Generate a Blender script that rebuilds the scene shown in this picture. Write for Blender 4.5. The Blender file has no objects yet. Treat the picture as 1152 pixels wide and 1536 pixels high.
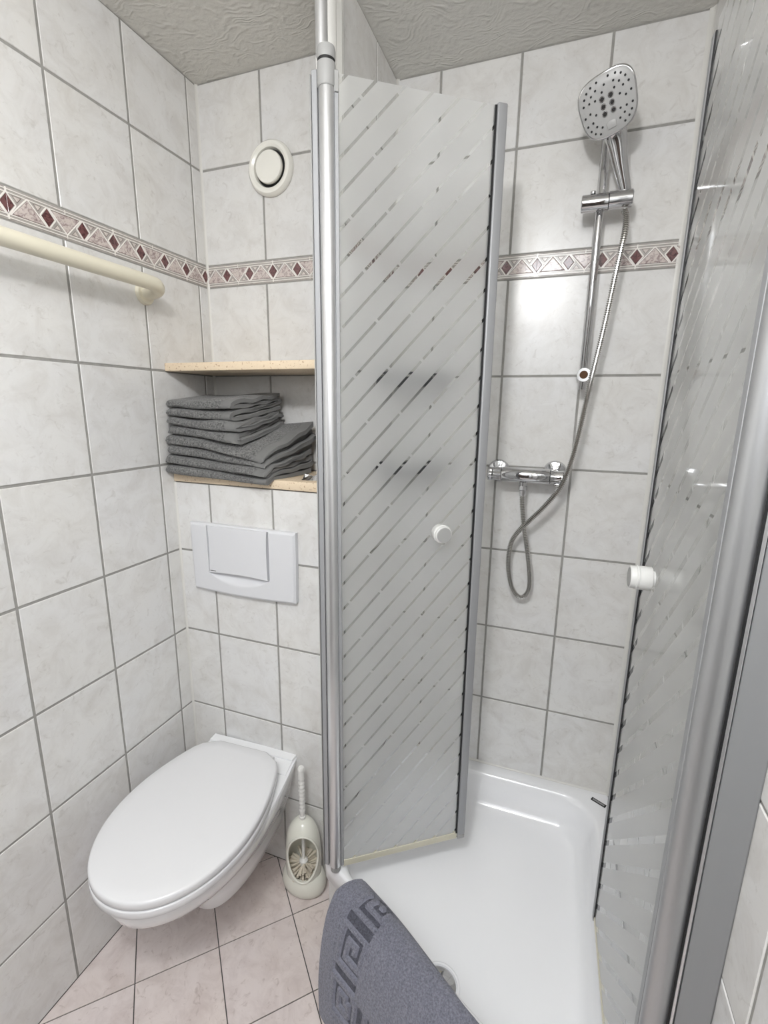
import bpy, bmesh, math, random
from mathutils import Vector, Matrix
random.seed(7)
PI = math.pi
scene = bpy.context.scene
COL = scene.collection

# ------------------------------------------------------------------ camera, world, lamps, exposure
cam_d = bpy.data.cameras.new('camera'); cam = bpy.data.objects.new('camera', cam_d); COL.objects.link(cam)
cam_d.sensor_fit = 'VERTICAL'; cam_d.sensor_height = 36.0; cam_d.lens = 36.0 * 710.15 / 1536.0
cam_d.clip_start = 0.02
PITCH, ROLL, YAW = 0.2186, 0.0130, -0.3469
_f = Vector((math.sin(YAW) * math.cos(PITCH), math.cos(YAW) * math.cos(PITCH), -math.sin(PITCH)))
_r0 = Vector((math.cos(YAW), -math.sin(YAW), 0)); _u0 = _r0.cross(_f)
_r = math.cos(ROLL) * _r0 + math.sin(ROLL) * _u0; _u = -math.sin(ROLL) * _r0 + math.cos(ROLL) * _u0
cam.matrix_world = Matrix(((_r.x, _u.x, -_f.x, 1.0121), (_r.y, _u.y, -_f.y, -1.2431), (_r.z, _u.z, -_f.z, 1.4052), (0, 0, 0, 1)))
scene.camera = cam

world = bpy.data.worlds.new('world'); scene.world = world; world.use_nodes = True
world.node_tree.nodes['Background'].inputs[0].default_value = (0.9, 0.93, 1, 1)
world.node_tree.nodes['Background'].inputs[1].default_value = 0.05

def lamp(name, loc, power, radius, col):
    l = bpy.data.lights.new(name, 'POINT'); l.energy = power; l.shadow_soft_size = radius; l.color = col
    o = bpy.data.objects.new(name, l); COL.objects.link(o); o.location = loc
    return o
lamp('ceiling_lamp_bulb', (0.84, -1.38, 2.04), 13.5, 0.05, (1.0, 0.992, 0.985))
lamp('frontal_fill_light', (0.80, -2.15, 1.85), 7.0, 0.22, (0.915, 0.955, 1.0))  # added fill light behind the camera, brightens the lower walls and floor
_al = bpy.data.lights.new('overhead_fill_light', 'AREA'); _al.shape = 'SQUARE'; _al.size = 0.55; _al.energy = 7.0; _al.color = (0.90, 0.95, 1.0)  # added soft fill from overhead, lifts the floor without hard shadows
_ao = bpy.data.objects.new('overhead_fill_light', _al); COL.objects.link(_ao); _ao.location = (0.80, -1.70, 2.235)

vs = scene.view_settings
vs.view_transform = 'Standard'; vs.look = 'None'; vs.gamma = 1.0; vs.use_curve_mapping = False
vs.exposure = 0.95
scene.cycles.max_bounces = 14; scene.cycles.transmission_bounces = 10; scene.cycles.diffuse_bounces = 8
scene.cycles.transparent_max_bounces = 12

# ------------------------------------------------------------------ measured setting (metres)
YB, YS, XR, ZC = -0.1945, 0.1573, 1.2524, 2.2568
XP = 0.5277                       # shower side of the partition
ZH = [2.0476, 1.7999, 1.7420, 1.4919, 1.2416, 0.9912, 0.7409, 0.4906, 0.2402]
TW = 0.203
YF = -2.5                         # wall behind the camera

# ------------------------------------------------------------------ helpers
def tag(o, label=None, cat=None, group=None, kind=None):
    if label: o['label'] = label
    if cat: o['category'] = cat
    if group: o['group'] = group
    if kind: o['kind'] = kind
    return o
def link(name, me, mat=None, parent=None, smooth=None):
    if mat and not me.materials: me.materials.append(mat)
    if smooth is not None:
        me.shade_smooth(); me.set_sharp_from_angle(angle=math.radians(smooth))
    o = bpy.data.objects.new(name, me); COL.objects.link(o)
    if parent: o.parent = parent
    return o
def empty(name, loc=(0, 0, 0), rz=0):
    o = bpy.data.objects.new(name, None); COL.objects.link(o); o.location = loc; o.rotation_euler = (0, 0, rz)
    o.empty_display_size = 0.05
    return o
def mesh(name, v, f):
    me = bpy.data.meshes.new(name); me.from_pydata([tuple(p) for p in v], [], f); me.update(); return me
def fix(me):
    bm = bmesh.new(); bm.from_mesh(me); bmesh.ops.recalc_face_normals(bm, faces=bm.faces); bm.to_mesh(me); bm.free(); return me
def frombm(name, bm):
    bmesh.ops.recalc_face_normals(bm, faces=bm.faces)
    me = bpy.data.meshes.new(name); bm.to_mesh(me); bm.free(); return me
def loft(name, loops, closed=True, cap0=True, cap1=True):
    n = len(loops[0]); v = [p for l in loops for p in l]; f = []
    for i in range(len(loops) - 1):
        for j in range(n if closed else n - 1):
            k = (j + 1) % n
            f.append((i * n + j, i * n + k, (i + 1) * n + k, (i + 1) * n + j))
    if cap0: f.append(tuple(reversed(range(n))))
    if cap1: f.append(tuple((len(loops) - 1) * n + j for j in range(n)))
    return fix(mesh(name, v, f))
def box(name, x0, x1, y0, y1, z0, z1, b=0.0, seg=2):
    bm = bmesh.new(); bmesh.ops.create_cube(bm, size=1)
    for v in bm.verts:
        v.co = Vector(((x0 + x1) / 2 + v.co.x * (x1 - x0), (y0 + y1) / 2 + v.co.y * (y1 - y0), (z0 + z1) / 2 + v.co.z * (z1 - z0)))
    if b: bmesh.ops.bevel(bm, geom=bm.edges[:], offset=b, segments=seg, profile=0.5, affect='EDGES')
    return frombm(name, bm)
def prism(name, poly, z0, z1, b=0.0, seg=2):
    bm = bmesh.new()
    a = [bm.verts.new((p[0], p[1], z0)) for p in poly]; c = [bm.verts.new((p[0], p[1], z1)) for p in poly]
    n = len(poly); bm.faces.new(a[::-1]); bm.faces.new(c)
    for i in range(n): bm.faces.new((a[i], a[(i + 1) % n], c[(i + 1) % n], c[i]))
    if b: bmesh.ops.bevel(bm, geom=bm.edges[:], offset=b, segments=seg, profile=0.5, affect='EDGES')
    return frombm(name, bm)
def lathe(name, prof, n=40, axis='z', cap=True):
    """prof = [(r, h)] ; revolve about local z (or map so that h runs along the named axis)"""
    loops = []
    for r, h in prof:
        r = max(r, 1e-5)
        l = []
        for i in range(n):
            a = 2 * PI * i / n; p = (r * math.cos(a), r * math.sin(a), h)
            if axis == 'x': p = (h, p[0], p[1])
            if axis == 'y': p = (p[0], h, p[1])
            l.append(p)
        loops.append(l)
    return loft(name, loops, True, cap, cap)
def crom(pts, m):
    """Catmull-Rom through pts, m samples per span"""
    P = [Vector(p) for p in pts]; P = [2 * P[0] - P[1]] + P + [2 * P[-1] - P[-2]]; out = []
    for i in range(1, len(P) - 2):
        a, b, c, d = P[i - 1:i + 3]
        for k in range(m):
            t = k / m
            out.append(0.5 * ((2 * b) + (c - a) * t + (2 * a - 5 * b + 4 * c - d) * t * t + (3 * b - a - 3 * c + d) * t ** 3))
    out.append(P[-2]); return out
def resample(pts, step):
    out = [pts[0].copy()]; acc = 0
    for a, b in zip(pts, pts[1:]):
        L = (b - a).length; pos = 0
        while acc + (L - pos) >= step:
            pos += step - acc; out.append(a.lerp(b, pos / L)); acc = 0
        acc += L - pos
    return out
def tube(name, pts, rad, n=14, cap=True):
    """rad: number or function(i, count)"""
    pts = [Vector(p) for p in pts]; loops = []; up = None
    for i, p in enumerate(pts):
        t = (pts[min(i + 1, len(pts) - 1)] - pts[max(i - 1, 0)]).normalized()
        if up is None:
            up = Vector((0, 0, 1)) if abs(t.z) < 0.9 else Vector((1, 0, 0))
        s = t.cross(up).normalized(); up = s.cross(t).normalized()
        r = rad(i, len(pts)) if callable(rad) else rad
        loops.append([p + r * (math.cos(2 * PI * j / n) * s + math.sin(2 * PI * j / n) * up) for j in range(n)])
    return loft(name, loops, True, cap, cap)
def joinme(name, mes):
    v = []; f = []
    for m in mes:
        o = len(v); v += [tuple(x.co) for x in m.vertices]; f += [tuple(o + i for i in p.vertices) for p in m.polygons]
    return mesh(name, v, f)
def xf(me, M): me.transform(M); me.update(); return me
def frame(o, x, y, z):
    return Matrix(((x[0], y[0], z[0], o[0]), (x[1], y[1], z[1], o[1]), (x[2], y[2], z[2], o[2]), (0, 0, 0, 1)))
def superell(n, a, b, e):
    out = []
    for i in range(n):
        t = 2 * PI * i / n; c, s = math.cos(t), math.sin(t)
        out.append((a * math.copysign(abs(c) ** (2 / e), c), b * math.copysign(abs(s) ** (2 / e), s)))
    return out
def clip_poly(poly, nx, ny, d):
    """keep nx*x+ny*y <= d"""
    out = []
    for i in range(len(poly)):
        a, b = poly[i], poly[(i + 1) % len(poly)]
        fa, fb = nx * a[0] + ny * a[1] - d, nx * b[0] + ny * b[1] - d
        if fa <= 0: out.append(a)
        if (fa < 0 < fb) or (fb < 0 < fa):
            t = fa / (fa - fb); out.append((a[0] + (b[0] - a[0]) * t, a[1] + (b[1] - a[1]) * t))
    return out

# ------------------------------------------------------------------ materials
class NT:
    def __init__(s, name):
        s.m = bpy.data.materials.new(name); s.m.use_nodes = True; s.t = s.m.node_tree; s.n = s.t.nodes
        s.b = s.n['Principled BSDF']; s.out = s.n['Material Output']
    def add(s, k, **kw):
        x = s.n.new(k)
        for a, b in kw.items(): setattr(x, a, b)
        return x
    def l(s, a, b): s.t.links.new(a, b)
    def math(s, op, a, b=None):
        x = s.add('ShaderNodeMath', operation=op)
        for i, v in enumerate((a, b)):
            if v is None: continue
            if isinstance(v, (int, float)): x.inputs[i].default_value = v
            else: s.l(v, x.inputs[i])
        return x.outputs[0]
    def coord(s, rnd=False, scale=None):
        tc = s.add('ShaderNodeTexCoord').outputs['Object']
        if rnd:
            oi = s.add('ShaderNodeObjectInfo'); k = s.math('MULTIPLY', oi.outputs['Random'], 37.0)
            va = s.add('ShaderNodeVectorMath', operation='ADD'); s.l(tc, va.inputs[0]); s.l(k, va.inputs[1]); tc = va.outputs[0]
        if scale:
            mp = s.add('ShaderNodeMapping'); mp.inputs['Scale'].default_value = scale; s.l(tc, mp.inputs[0]); tc = mp.outputs[0]
        return tc
    def noise(s, vec, scale, detail=4, rough=0.55, dist=0.0):
        x = s.add('ShaderNodeTexNoise'); x.inputs['Scale'].default_value = scale; x.inputs['Detail'].default_value = detail
        x.inputs['Roughness'].default_value = rough; x.inputs['Distortion'].default_value = dist; s.l(vec, x.inputs['Vector'])
        return x.outputs['Fac']
    def ramp(s, fac, stops):
        x = s.add('ShaderNodeValToRGB'); e = x.color_ramp.elements
        while len(e) < len(stops): e.new(0.5)
        for i, (p, c) in enumerate(stops): e[i].position = p; e[i].color = (*c, 1) if len(c) == 3 else c
        s.l(fac, x.inputs[0]); return x.outputs['Color']
    def mix(s, fac, a, b, mode='MIX'):
        x = s.add('ShaderNodeMix', data_type='RGBA', blend_type=mode)
        for i, v in ((0, fac), (6, a), (7, b)):
            if isinstance(v, (int, float)): x.inputs[i].default_value = v
            elif isinstance(v, tuple): x.inputs[i].default_value = (*v, 1) if len(v) == 3 else v
            else: s.l(v, x.inputs[i])
        return x.outputs[2]
    def bump(s, h, strength=0.3, dist=0.002):
        x = s.add('ShaderNodeBump'); x.inputs['Strength'].default_value = strength; x.inputs['Distance'].default_value = dist
        s.l(h, x.inputs['Height']); s.l(x.outputs[0], s.b.inputs['Normal']); return x
    def set(s, **kw):
        for k, v in kw.items():
            i = s.b.inputs[k.replace('_', ' ')]
            if isinstance(v, (int, float)): i.default_value = v
            elif isinstance(v, tuple): i.default_value = (*v, 1) if len(v) == 3 else v
            else: s.l(v, i)
        return s
def plain(name, col, rough=0.4, metal=0.0, **kw):
    return NT(name).set(Base_Color=col, Roughness=rough, Metallic=metal, **kw).m

def mat_tile(name, base, vein, dark, rough):
    s = NT(name); c = s.coord(True)
    n1 = s.noise(c, 15, 8, 0.68, 0.7); n2 = s.noise(c, 46, 6, 0.66, 1.1); n3 = s.noise(c, 4.0, 3)
    col = s.ramp(n1, [(0.34, vein), (0.58, base), (1.0, base)])
    veins = s.ramp(n2, [(0.30, dark), (0.43, (1, 1, 1)), (1, (1, 1, 1))])
    col = s.mix(0.5, col, veins, 'MULTIPLY')
    tint = s.ramp(n3, [(0.3, (0.985, 0.985, 1.0)), (0.7, (1.0, 0.985, 0.96))])
    col = s.mix(0.8, col, tint, 'MULTIPLY')
    s.set(Base_Color=col, Roughness=rough)
    s.bump(s.noise(c, 14, 2), 0.06, 0.002)
    return s.m
M = {}
M['tile'] = mat_tile('white_marbled_tile', (0.718, 0.718, 0.712), (0.64, 0.632, 0.618), (0.74, 0.72, 0.70), 0.26)
M['floor_tile'] = mat_tile('pinkish_floor_tile', (0.72, 0.65, 0.63), (0.61, 0.535, 0.515), (0.55, 0.49, 0.46), 0.30)
def mat_grout(name, col):
    s = NT(name); c = s.coord(); n = s.noise(c, 60, 3)
    return s.set(Base_Color=s.ramp(n, [(0.3, tuple(x * 0.8 for x in col)), (0.7, col)]), Roughness=0.85).m
M['grout'] = mat_grout('grey_grout', (0.335, 0.328, 0.31))
M['floor_grout'] = mat_grout('dark_floor_grout', (0.105, 0.098, 0.092))
def mat_ceiling():
    s = NT('stippled_ceiling_plaster'); c = s.coord()
    d = s.add('ShaderNodeTexNoise'); d.inputs['Scale'].default_value = 9; d.inputs['Detail'].default_value = 2; s.l(c, d.inputs['Vector'])
    va = s.add('ShaderNodeVectorMath', operation='MULTIPLY_ADD'); s.l(d.outputs['Color'], va.inputs[0]); va.inputs[1].default_value = (0.16, 0.16, 0.16); s.l(c, va.inputs[2])
    mp = s.add('ShaderNodeMapping'); mp.inputs['Scale'].default_value = (30, 75, 30); mp.inputs['Rotation'].default_value = (0, 0, 0.6); s.l(va.outputs[0], mp.inputs[0])
    n = s.add('ShaderNodeTexNoise', noise_type='RIDGED_MULTIFRACTAL'); n.inputs['Scale'].default_value = 1.0; n.inputs['Detail'].default_value = 3; s.l(mp.outputs[0], n.inputs['Vector'])
    n2 = s.noise(c, 70, 3)
    h = s.math('ADD', s.math('MULTIPLY', n.outputs['Fac'], 0.55), s.math('MULTIPLY', n2, 0.35))
    s.set(Base_Color=(0.63, 0.62, 0.585), Roughness=0.8); s.bump(h, 0.8, 0.008)
    return s.m
M['ceiling'] = mat_ceiling()
M['white_plain'] = plain('white_wall_paint', (0.78, 0.77, 0.75), 0.5)
M['dim_wall'] = plain('rear_wall_paint', (0.80, 0.80, 0.79), 0.6)
M['white_pvc'] = plain('white_plastic_profile', (0.74, 0.735, 0.71), 0.35)
M['caulk'] = plain('white_silicone', (0.66, 0.65, 0.62), 0.4)
M['ceramic'] = plain('white_ceramic', (0.84, 0.845, 0.86), 0.07, Coat_Weight=0.4, Coat_Roughness=0.04)
M['acrylic'] = plain('white_acrylic_tray', (0.86, 0.865, 0.885), 0.16, Coat_Weight=0.25, Coat_Roughness=0.08)
M['lid'] = plain('white_seat_plastic', (0.72, 0.72, 0.735), 0.22)
M['plate'] = plain('white_flush_plastic', (0.66, 0.665, 0.69), 0.28)
M['cream'] = plain('cream_plastic', (0.72, 0.68, 0.555), 0.35)
M['vent'] = plain('cream_enamel', (0.80, 0.79, 0.735), 0.22)
M['black'] = plain('black_rubber', (0.012, 0.012, 0.013), 0.6)
M['dark'] = plain('painted_duct_shade', (0.02, 0.02, 0.02), 0.8)
M['chrome'] = plain('chrome', (0.62, 0.62, 0.63), 0.06, 1.0)
M['hosemetal'] = plain('hose_steel', (0.58, 0.57, 0.55), 0.12, 1.0)
M['rust'] = plain('rusty_hole', (0.10, 0.045, 0.02), 0.8)
M['facegrey'] = plain('shower_face_grey', (0.43, 0.43, 0.427), 0.35)
M['knob'] = plain('light_grey_knob', (0.68, 0.68, 0.665), 0.32)
M['knobface'] = plain('grey_knob_face', (0.36, 0.36, 0.355), 0.45)
M['bristle'] = plain('beige_bristle', (0.66, 0.60, 0.50), 0.8)
M['brushcream'] = plain('ivory_glazed_plastic', (0.76, 0.755, 0.68), 0.2)
M['seal'] = plain('yellowed_seal', (0.60, 0.57, 0.46), 0.4)
M['logogrey'] = plain('sticker_print', (0.33, 0.33, 0.33), 0.5)
M['printgrey'] = plain('grey_print', (0.12, 0.12, 0.12), 0.5)
M['foil'] = plain('silver_foil', (0.85, 0.85, 0.86), 0.16, 1.0)
M['caddy'] = plain('dark_grey_plastic', (0.05, 0.05, 0.055), 0.4)
def mat_alu(name, col, rough, metal=1.0):
    s = NT(name); c = s.coord(False, (400, 400, 3)); n = s.noise(c, 1.0, 2)
    s.set(Base_Color=col, Metallic=metal, Roughness=s.math('ADD', s.math('MULTIPLY', n, 0.10), rough - 0.05)); return s.m
M['alu'] = mat_alu('satin_aluminium', (0.68, 0.685, 0.695), 0.36, 0.85)
M['alu_matt'] = mat_alu('matt_aluminium', (0.36, 0.365, 0.378), 0.5, 0.35)
M['alu_post'] = mat_alu('dull_aluminium', (0.47, 0.475, 0.485), 0.40, 0.8)
M['alu_channel'] = mat_alu('grey_aluminium', (0.275, 0.28, 0.287), 0.5, 0.3)
M['alugrey'] = plain('grey_end_cap', (0.34, 0.34, 0.335), 0.5)
def mat_shelf():
    s = NT('beige_speckled_shelf'); c = s.coord()
    n = s.noise(c, 190, 2, 0.5); n2 = s.noise(c, 420, 1, 0.5)
    col = s.ramp(n, [(0.0, (0.36, 0.24, 0.15)), (0.31, (0.44, 0.30, 0.19)), (0.36, (0.72, 0.59, 0.43)), (1, (0.76, 0.63, 0.47))])
    col = s.mix(0.5, col, s.ramp(n2, [(0.0, (0.7, 0.6, 0.5)), (0.4, (1, 1, 1)), (1, (1, 1, 1))]), 'MULTIPLY')
    return s.set(Base_Color=col, Roughness=0.42).m
M['shelf'] = mat_shelf()
def mat_terry(name, c0, c1, scale, hk=0.65):
    s = NT(name); c = s.coord(); at = s.add('ShaderNodeAttribute', attribute_name='hem').outputs['Fac']
    n = s.noise(c, scale, 3, 0.7); n2 = s.noise(c, 14, 2)
    loops = s.ramp(n, [(0.32, c0), (0.66, c1)])
    hemc = tuple((a * (1 - hk) + b * hk) for a, b in zip(c0, c1))
    col = s.mix(at, loops, hemc)
    col = s.mix(0.35, col, s.ramp(n2, [(0.3, (0.82, 0.82, 0.84)), (0.7, (1, 1, 1))]), 'MULTIPLY')
    s.set(Base_Color=col, Roughness=0.95, Sheen_Weight=0.25, Sheen_Roughness=0.5)
    h = s.math('MULTIPLY', n, s.math('SUBTRACT', 1.0, s.math('MULTIPLY', at, 0.85)))
    s.bump(h, 0.9, 0.004)
    s.b.inputs['Specular IOR Level'].default_value = 0.15
    return s.m
M['towel'] = mat_terry('grey_terry_towel', (0.06, 0.06, 0.059), (0.24, 0.24, 0.235), 210)
M['mat'] = mat_terry('slate_terry_mat', (0.135, 0.138, 0.172), (0.265, 0.268, 0.325), 260, 0.95)
def mat_border(name, base, spot, scale, rough=0.2):
    s = NT(name); c = s.coord(True); n = s.noise(c, scale, 5, 0.65, 1.0)
    return s.set(Base_Color=s.ramp(n, [(0.36, spot), (0.54, base)]), Roughness=rough).m
M['b_base'] = mat_border('border_taupe_glaze', (0.41, 0.385, 0.36), (0.35, 0.32, 0.30), 40)
M['b_line'] = plain('border_white_line', (0.82, 0.785, 0.75), 0.2)
M['b_dia'] = mat_border('border_plum_inlay', (0.17, 0.075, 0.075), (0.055, 0.025, 0.026), 110, 0.12)
M['b_tri'] = mat_border('border_marbled_inlay', (0.60, 0.53, 0.50), (0.27, 0.20, 0.20), 120, 0.12)
M['b_dark'] = plain('border_dark_outline', (0.16, 0.12, 0.11), 0.4)
M['b_small'] = mat_border('border_small_inlay', (0.64, 0.59, 0.55), (0.50, 0.44, 0.41), 90, 0.2)
def mat_glass(name, slope, icpt, pitch, frac, uflip):
    """frosted safety glass with narrow clear diagonal stripes; object x = width, z = height"""
    s = NT(name); tc = s.add('ShaderNodeTexCoord').outputs['Object']
    sx = s.add('ShaderNodeSeparateXYZ'); s.l(tc, sx.inputs[0])
    v = s.math('SUBTRACT', sx.outputs['Z'], s.math('MULTIPLY', sx.outputs['X'], slope))
    v = s.math('DIVIDE', s.math('SUBTRACT', v, icpt), pitch)
    fr = s.math('FRACT', s.math('ADD', v, 100.0 + frac / 2))
    st = s.math('LESS_THAN', fr, frac)
    # short interruptions of the stripes
    w = s.math('FRACT', s.math('ADD', s.math('MULTIPLY', s.math('ADD', sx.outputs['X'], sx.outputs['Z']), 4.1), s.math('MULTIPLY', s.math('FLOOR', s.math('ADD', v, 100.5)), 0.37)))
    st = s.math('MULTIPLY', st, s.math('GREATER_THAN', w, 0.035))
    # frosted coat: blurred transmission plus a little scatter; stripes stay clear
    g = s.add('ShaderNodeBsdfRefraction'); g.inputs['Color'].default_value = (0.965, 0.97, 0.967, 1); g.inputs['IOR'].default_value = 1.22; g.inputs['Roughness'].default_value = 0.55
    dif = s.add('ShaderNodeBsdfDiffuse'); dif.inputs[0].default_value = (0.78, 0.785, 0.785, 1)
    tr = s.add('ShaderNodeBsdfTranslucent'); tr.inputs[0].default_value = (0.97, 0.975, 0.972, 1)
    m1 = s.add('ShaderNodeMixShader'); m1.inputs[0].default_value = 0.60; s.l(dif.outputs[0], m1.inputs[1]); s.l(tr.outputs[0], m1.inputs[2])
    m2 = s.add('ShaderNodeMixShader'); m2.inputs[0].default_value = 0.46; s.l(g.outputs[0], m2.inputs[1]); s.l(m1.outputs[0], m2.inputs[2])
    tp = s.add('ShaderNodeBsdfTransparent'); tp.inputs[0].default_value = (0.985, 0.99, 0.987, 1)
    m3 = s.add('ShaderNodeMixShader'); s.l(st, m3.inputs[0]); s.l(m2.outputs[0], m3.inputs[1]); s.l(tp.outputs[0], m3.inputs[2])
    gl = s.add('ShaderNodeBsdfGlossy'); gl.inputs['Roughness'].default_value = 0.06
    fr_ = s.add('ShaderNodeFresnel'); fr_.inputs['IOR'].default_value = 1.35; ge = s.add('ShaderNodeNewGeometry')
    m4 = s.add('ShaderNodeMixShader'); s.l(s.math('MULTIPLY', fr_.outputs[0], s.math('SUBTRACT', 1.0, ge.outputs['Backfacing'])), m4.inputs[0]); s.l(m3.outputs[0], m4.inputs[1]); s.l(gl.outputs[0], m4.inputs[2])
    s.l(m4.outputs[0], s.out.inputs['Surface'])
    return s.m

def mat_clear():
    s = NT('clear_glass_side')
    tp = s.add('ShaderNodeBsdfTransparent'); tp.inputs[0].default_value = (0.985, 0.99, 0.987, 1)
    gl = s.add('ShaderNodeBsdfGlossy'); gl.inputs['Roughness'].default_value = 0.04
    fr_ = s.add('ShaderNodeFresnel'); fr_.inputs['IOR'].default_value = 1.35; ge = s.add('ShaderNodeNewGeometry')
    m = s.add('ShaderNodeMixShader'); s.l(s.math('MULTIPLY', fr_.outputs[0], s.math('SUBTRACT', 1.0, ge.outputs['Backfacing'])), m.inputs[0]); s.l(tp.outputs[0], m.inputs[1]); s.l(gl.outputs[0], m.inputs[2]); s.l(m.outputs[0], s.out.inputs['Surface'])
    return s.m
M['clear'] = mat_clear()
def pane_mesh(x0, x1, z0, z1, frosted):
    """5 mm glass: etched coat on the room side (local -y), clear on the other faces"""
    me = box('pane', x0, x1, -0.0025, 0.0025, z0, z1); me.materials.append(frosted); me.materials.append(M['clear'])
    for p in me.polygons: p.material_index = 0 if p.normal.y < -0.5 else 1
    return me

# ------------------------------------------------------------------ tiled walls
JW = 0.0058       # joint width
TT = 0.006        # tile thickness
_tile_cache = {}
def tile_mesh(w, h, key='wall_tile', ch=0.0011):
    k = (key, round(w, 3), round(h, 3))
    if k in _tile_cache: return _tile_cache[k]
    a, b = w / 2, h / 2; v = []
    for (ix, z) in ((0, -TT), (0, -ch), (ch, 0)):
        v += [(-a + ix, -b + ix, z), (a - ix, -b + ix, z), (a - ix, b - ix, z), (-a + ix, b - ix, z)]
    f = [(8, 9, 10, 11)]
    for r in (0, 4):
        for i in range(4): f.append((r + i, r + (i + 1) % 4, r + 4 + (i + 1) % 4, r + 4 + i))
    me = mesh(key, v, f); me.materials.append(M['tile']); _tile_cache[k] = me; return me
_bt = {}
BP = 0.2325; BH = ZH[1] - ZH[2]
def flat_prism(name, poly, z0, z1, mat, ch=0.0006):
    c = (sum(p[0] for p in poly) / len(poly), sum(p[1] for p in poly) / len(poly)); n = len(poly)
    sh = [(p[0] + (c[0] - p[0]) * 0.12, p[1] + (c[1] - p[1]) * 0.12) for p in poly]
    v = [(p[0], p[1], z0) for p in poly] + [(p[0], p[1], z1 - ch) for p in poly] + [(p[0], p[1], z1) for p in sh]
    f = [tuple(2 * n + i for i in range(n))]
    for r in (0, n):
        for i in range(n): f.append((r + i, r + (i + 1) % n, r + n + (i + 1) % n, r + n + i))
    me = fix(mesh(name, v, f)); me.materials.append(mat); return me
def border_parts(u0, u1):
    """a border tile's inlays inside local [u0,u1] (tile runs 0..BP, plum diamonds at 0, BP/3, 2BP/3)"""
    out = []; hh = 0.0165; dw = 0.0125; q = BP / 3; e = 0.0035
    def put(kind, poly, mat, z):
        for nx, d in ((1, u1), (-1, -u0)): poly = clip_poly(poly, nx, 0, d) if poly else poly
        if len(poly) < 3: return
        if max(p[0] for p in poly) - min(p[0] for p in poly) < 0.002: return
        out.append((kind, poly, mat, z))
    for i in range(-1, 5):
        c = i * q
        if abs(c - u0) < 1e-6 or abs(c - u1) < 1e-6 or u0 - dw < c < u1 + dw:
            put('diamond_inlay', [(c - dw, 0), (c, -hh), (c + dw, 0), (c, hh)], M['b_dia'], 0.0012)
        m = c + q / 2; up = (i % 2 == 0); s = 1 if up else -1; bw = q / 2 - 0.0085
        put('triangle_inlay', [(m - bw, -s * hh), (m + bw, -s * hh), (m, s * hh)][::s], M['b_tri'], 0.0010)
        for k in (-1, 1):   # small outlined triangles beside the big one
            x = m + k * 0.0195; a = 0.0072
            put('small_triangle', [(x - a, s * (hh - 0.0008)), (x, s * 0.0070), (x + a, s * (hh - 0.0008))][::s], M['b_small'], 0.0004)
    return out
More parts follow.
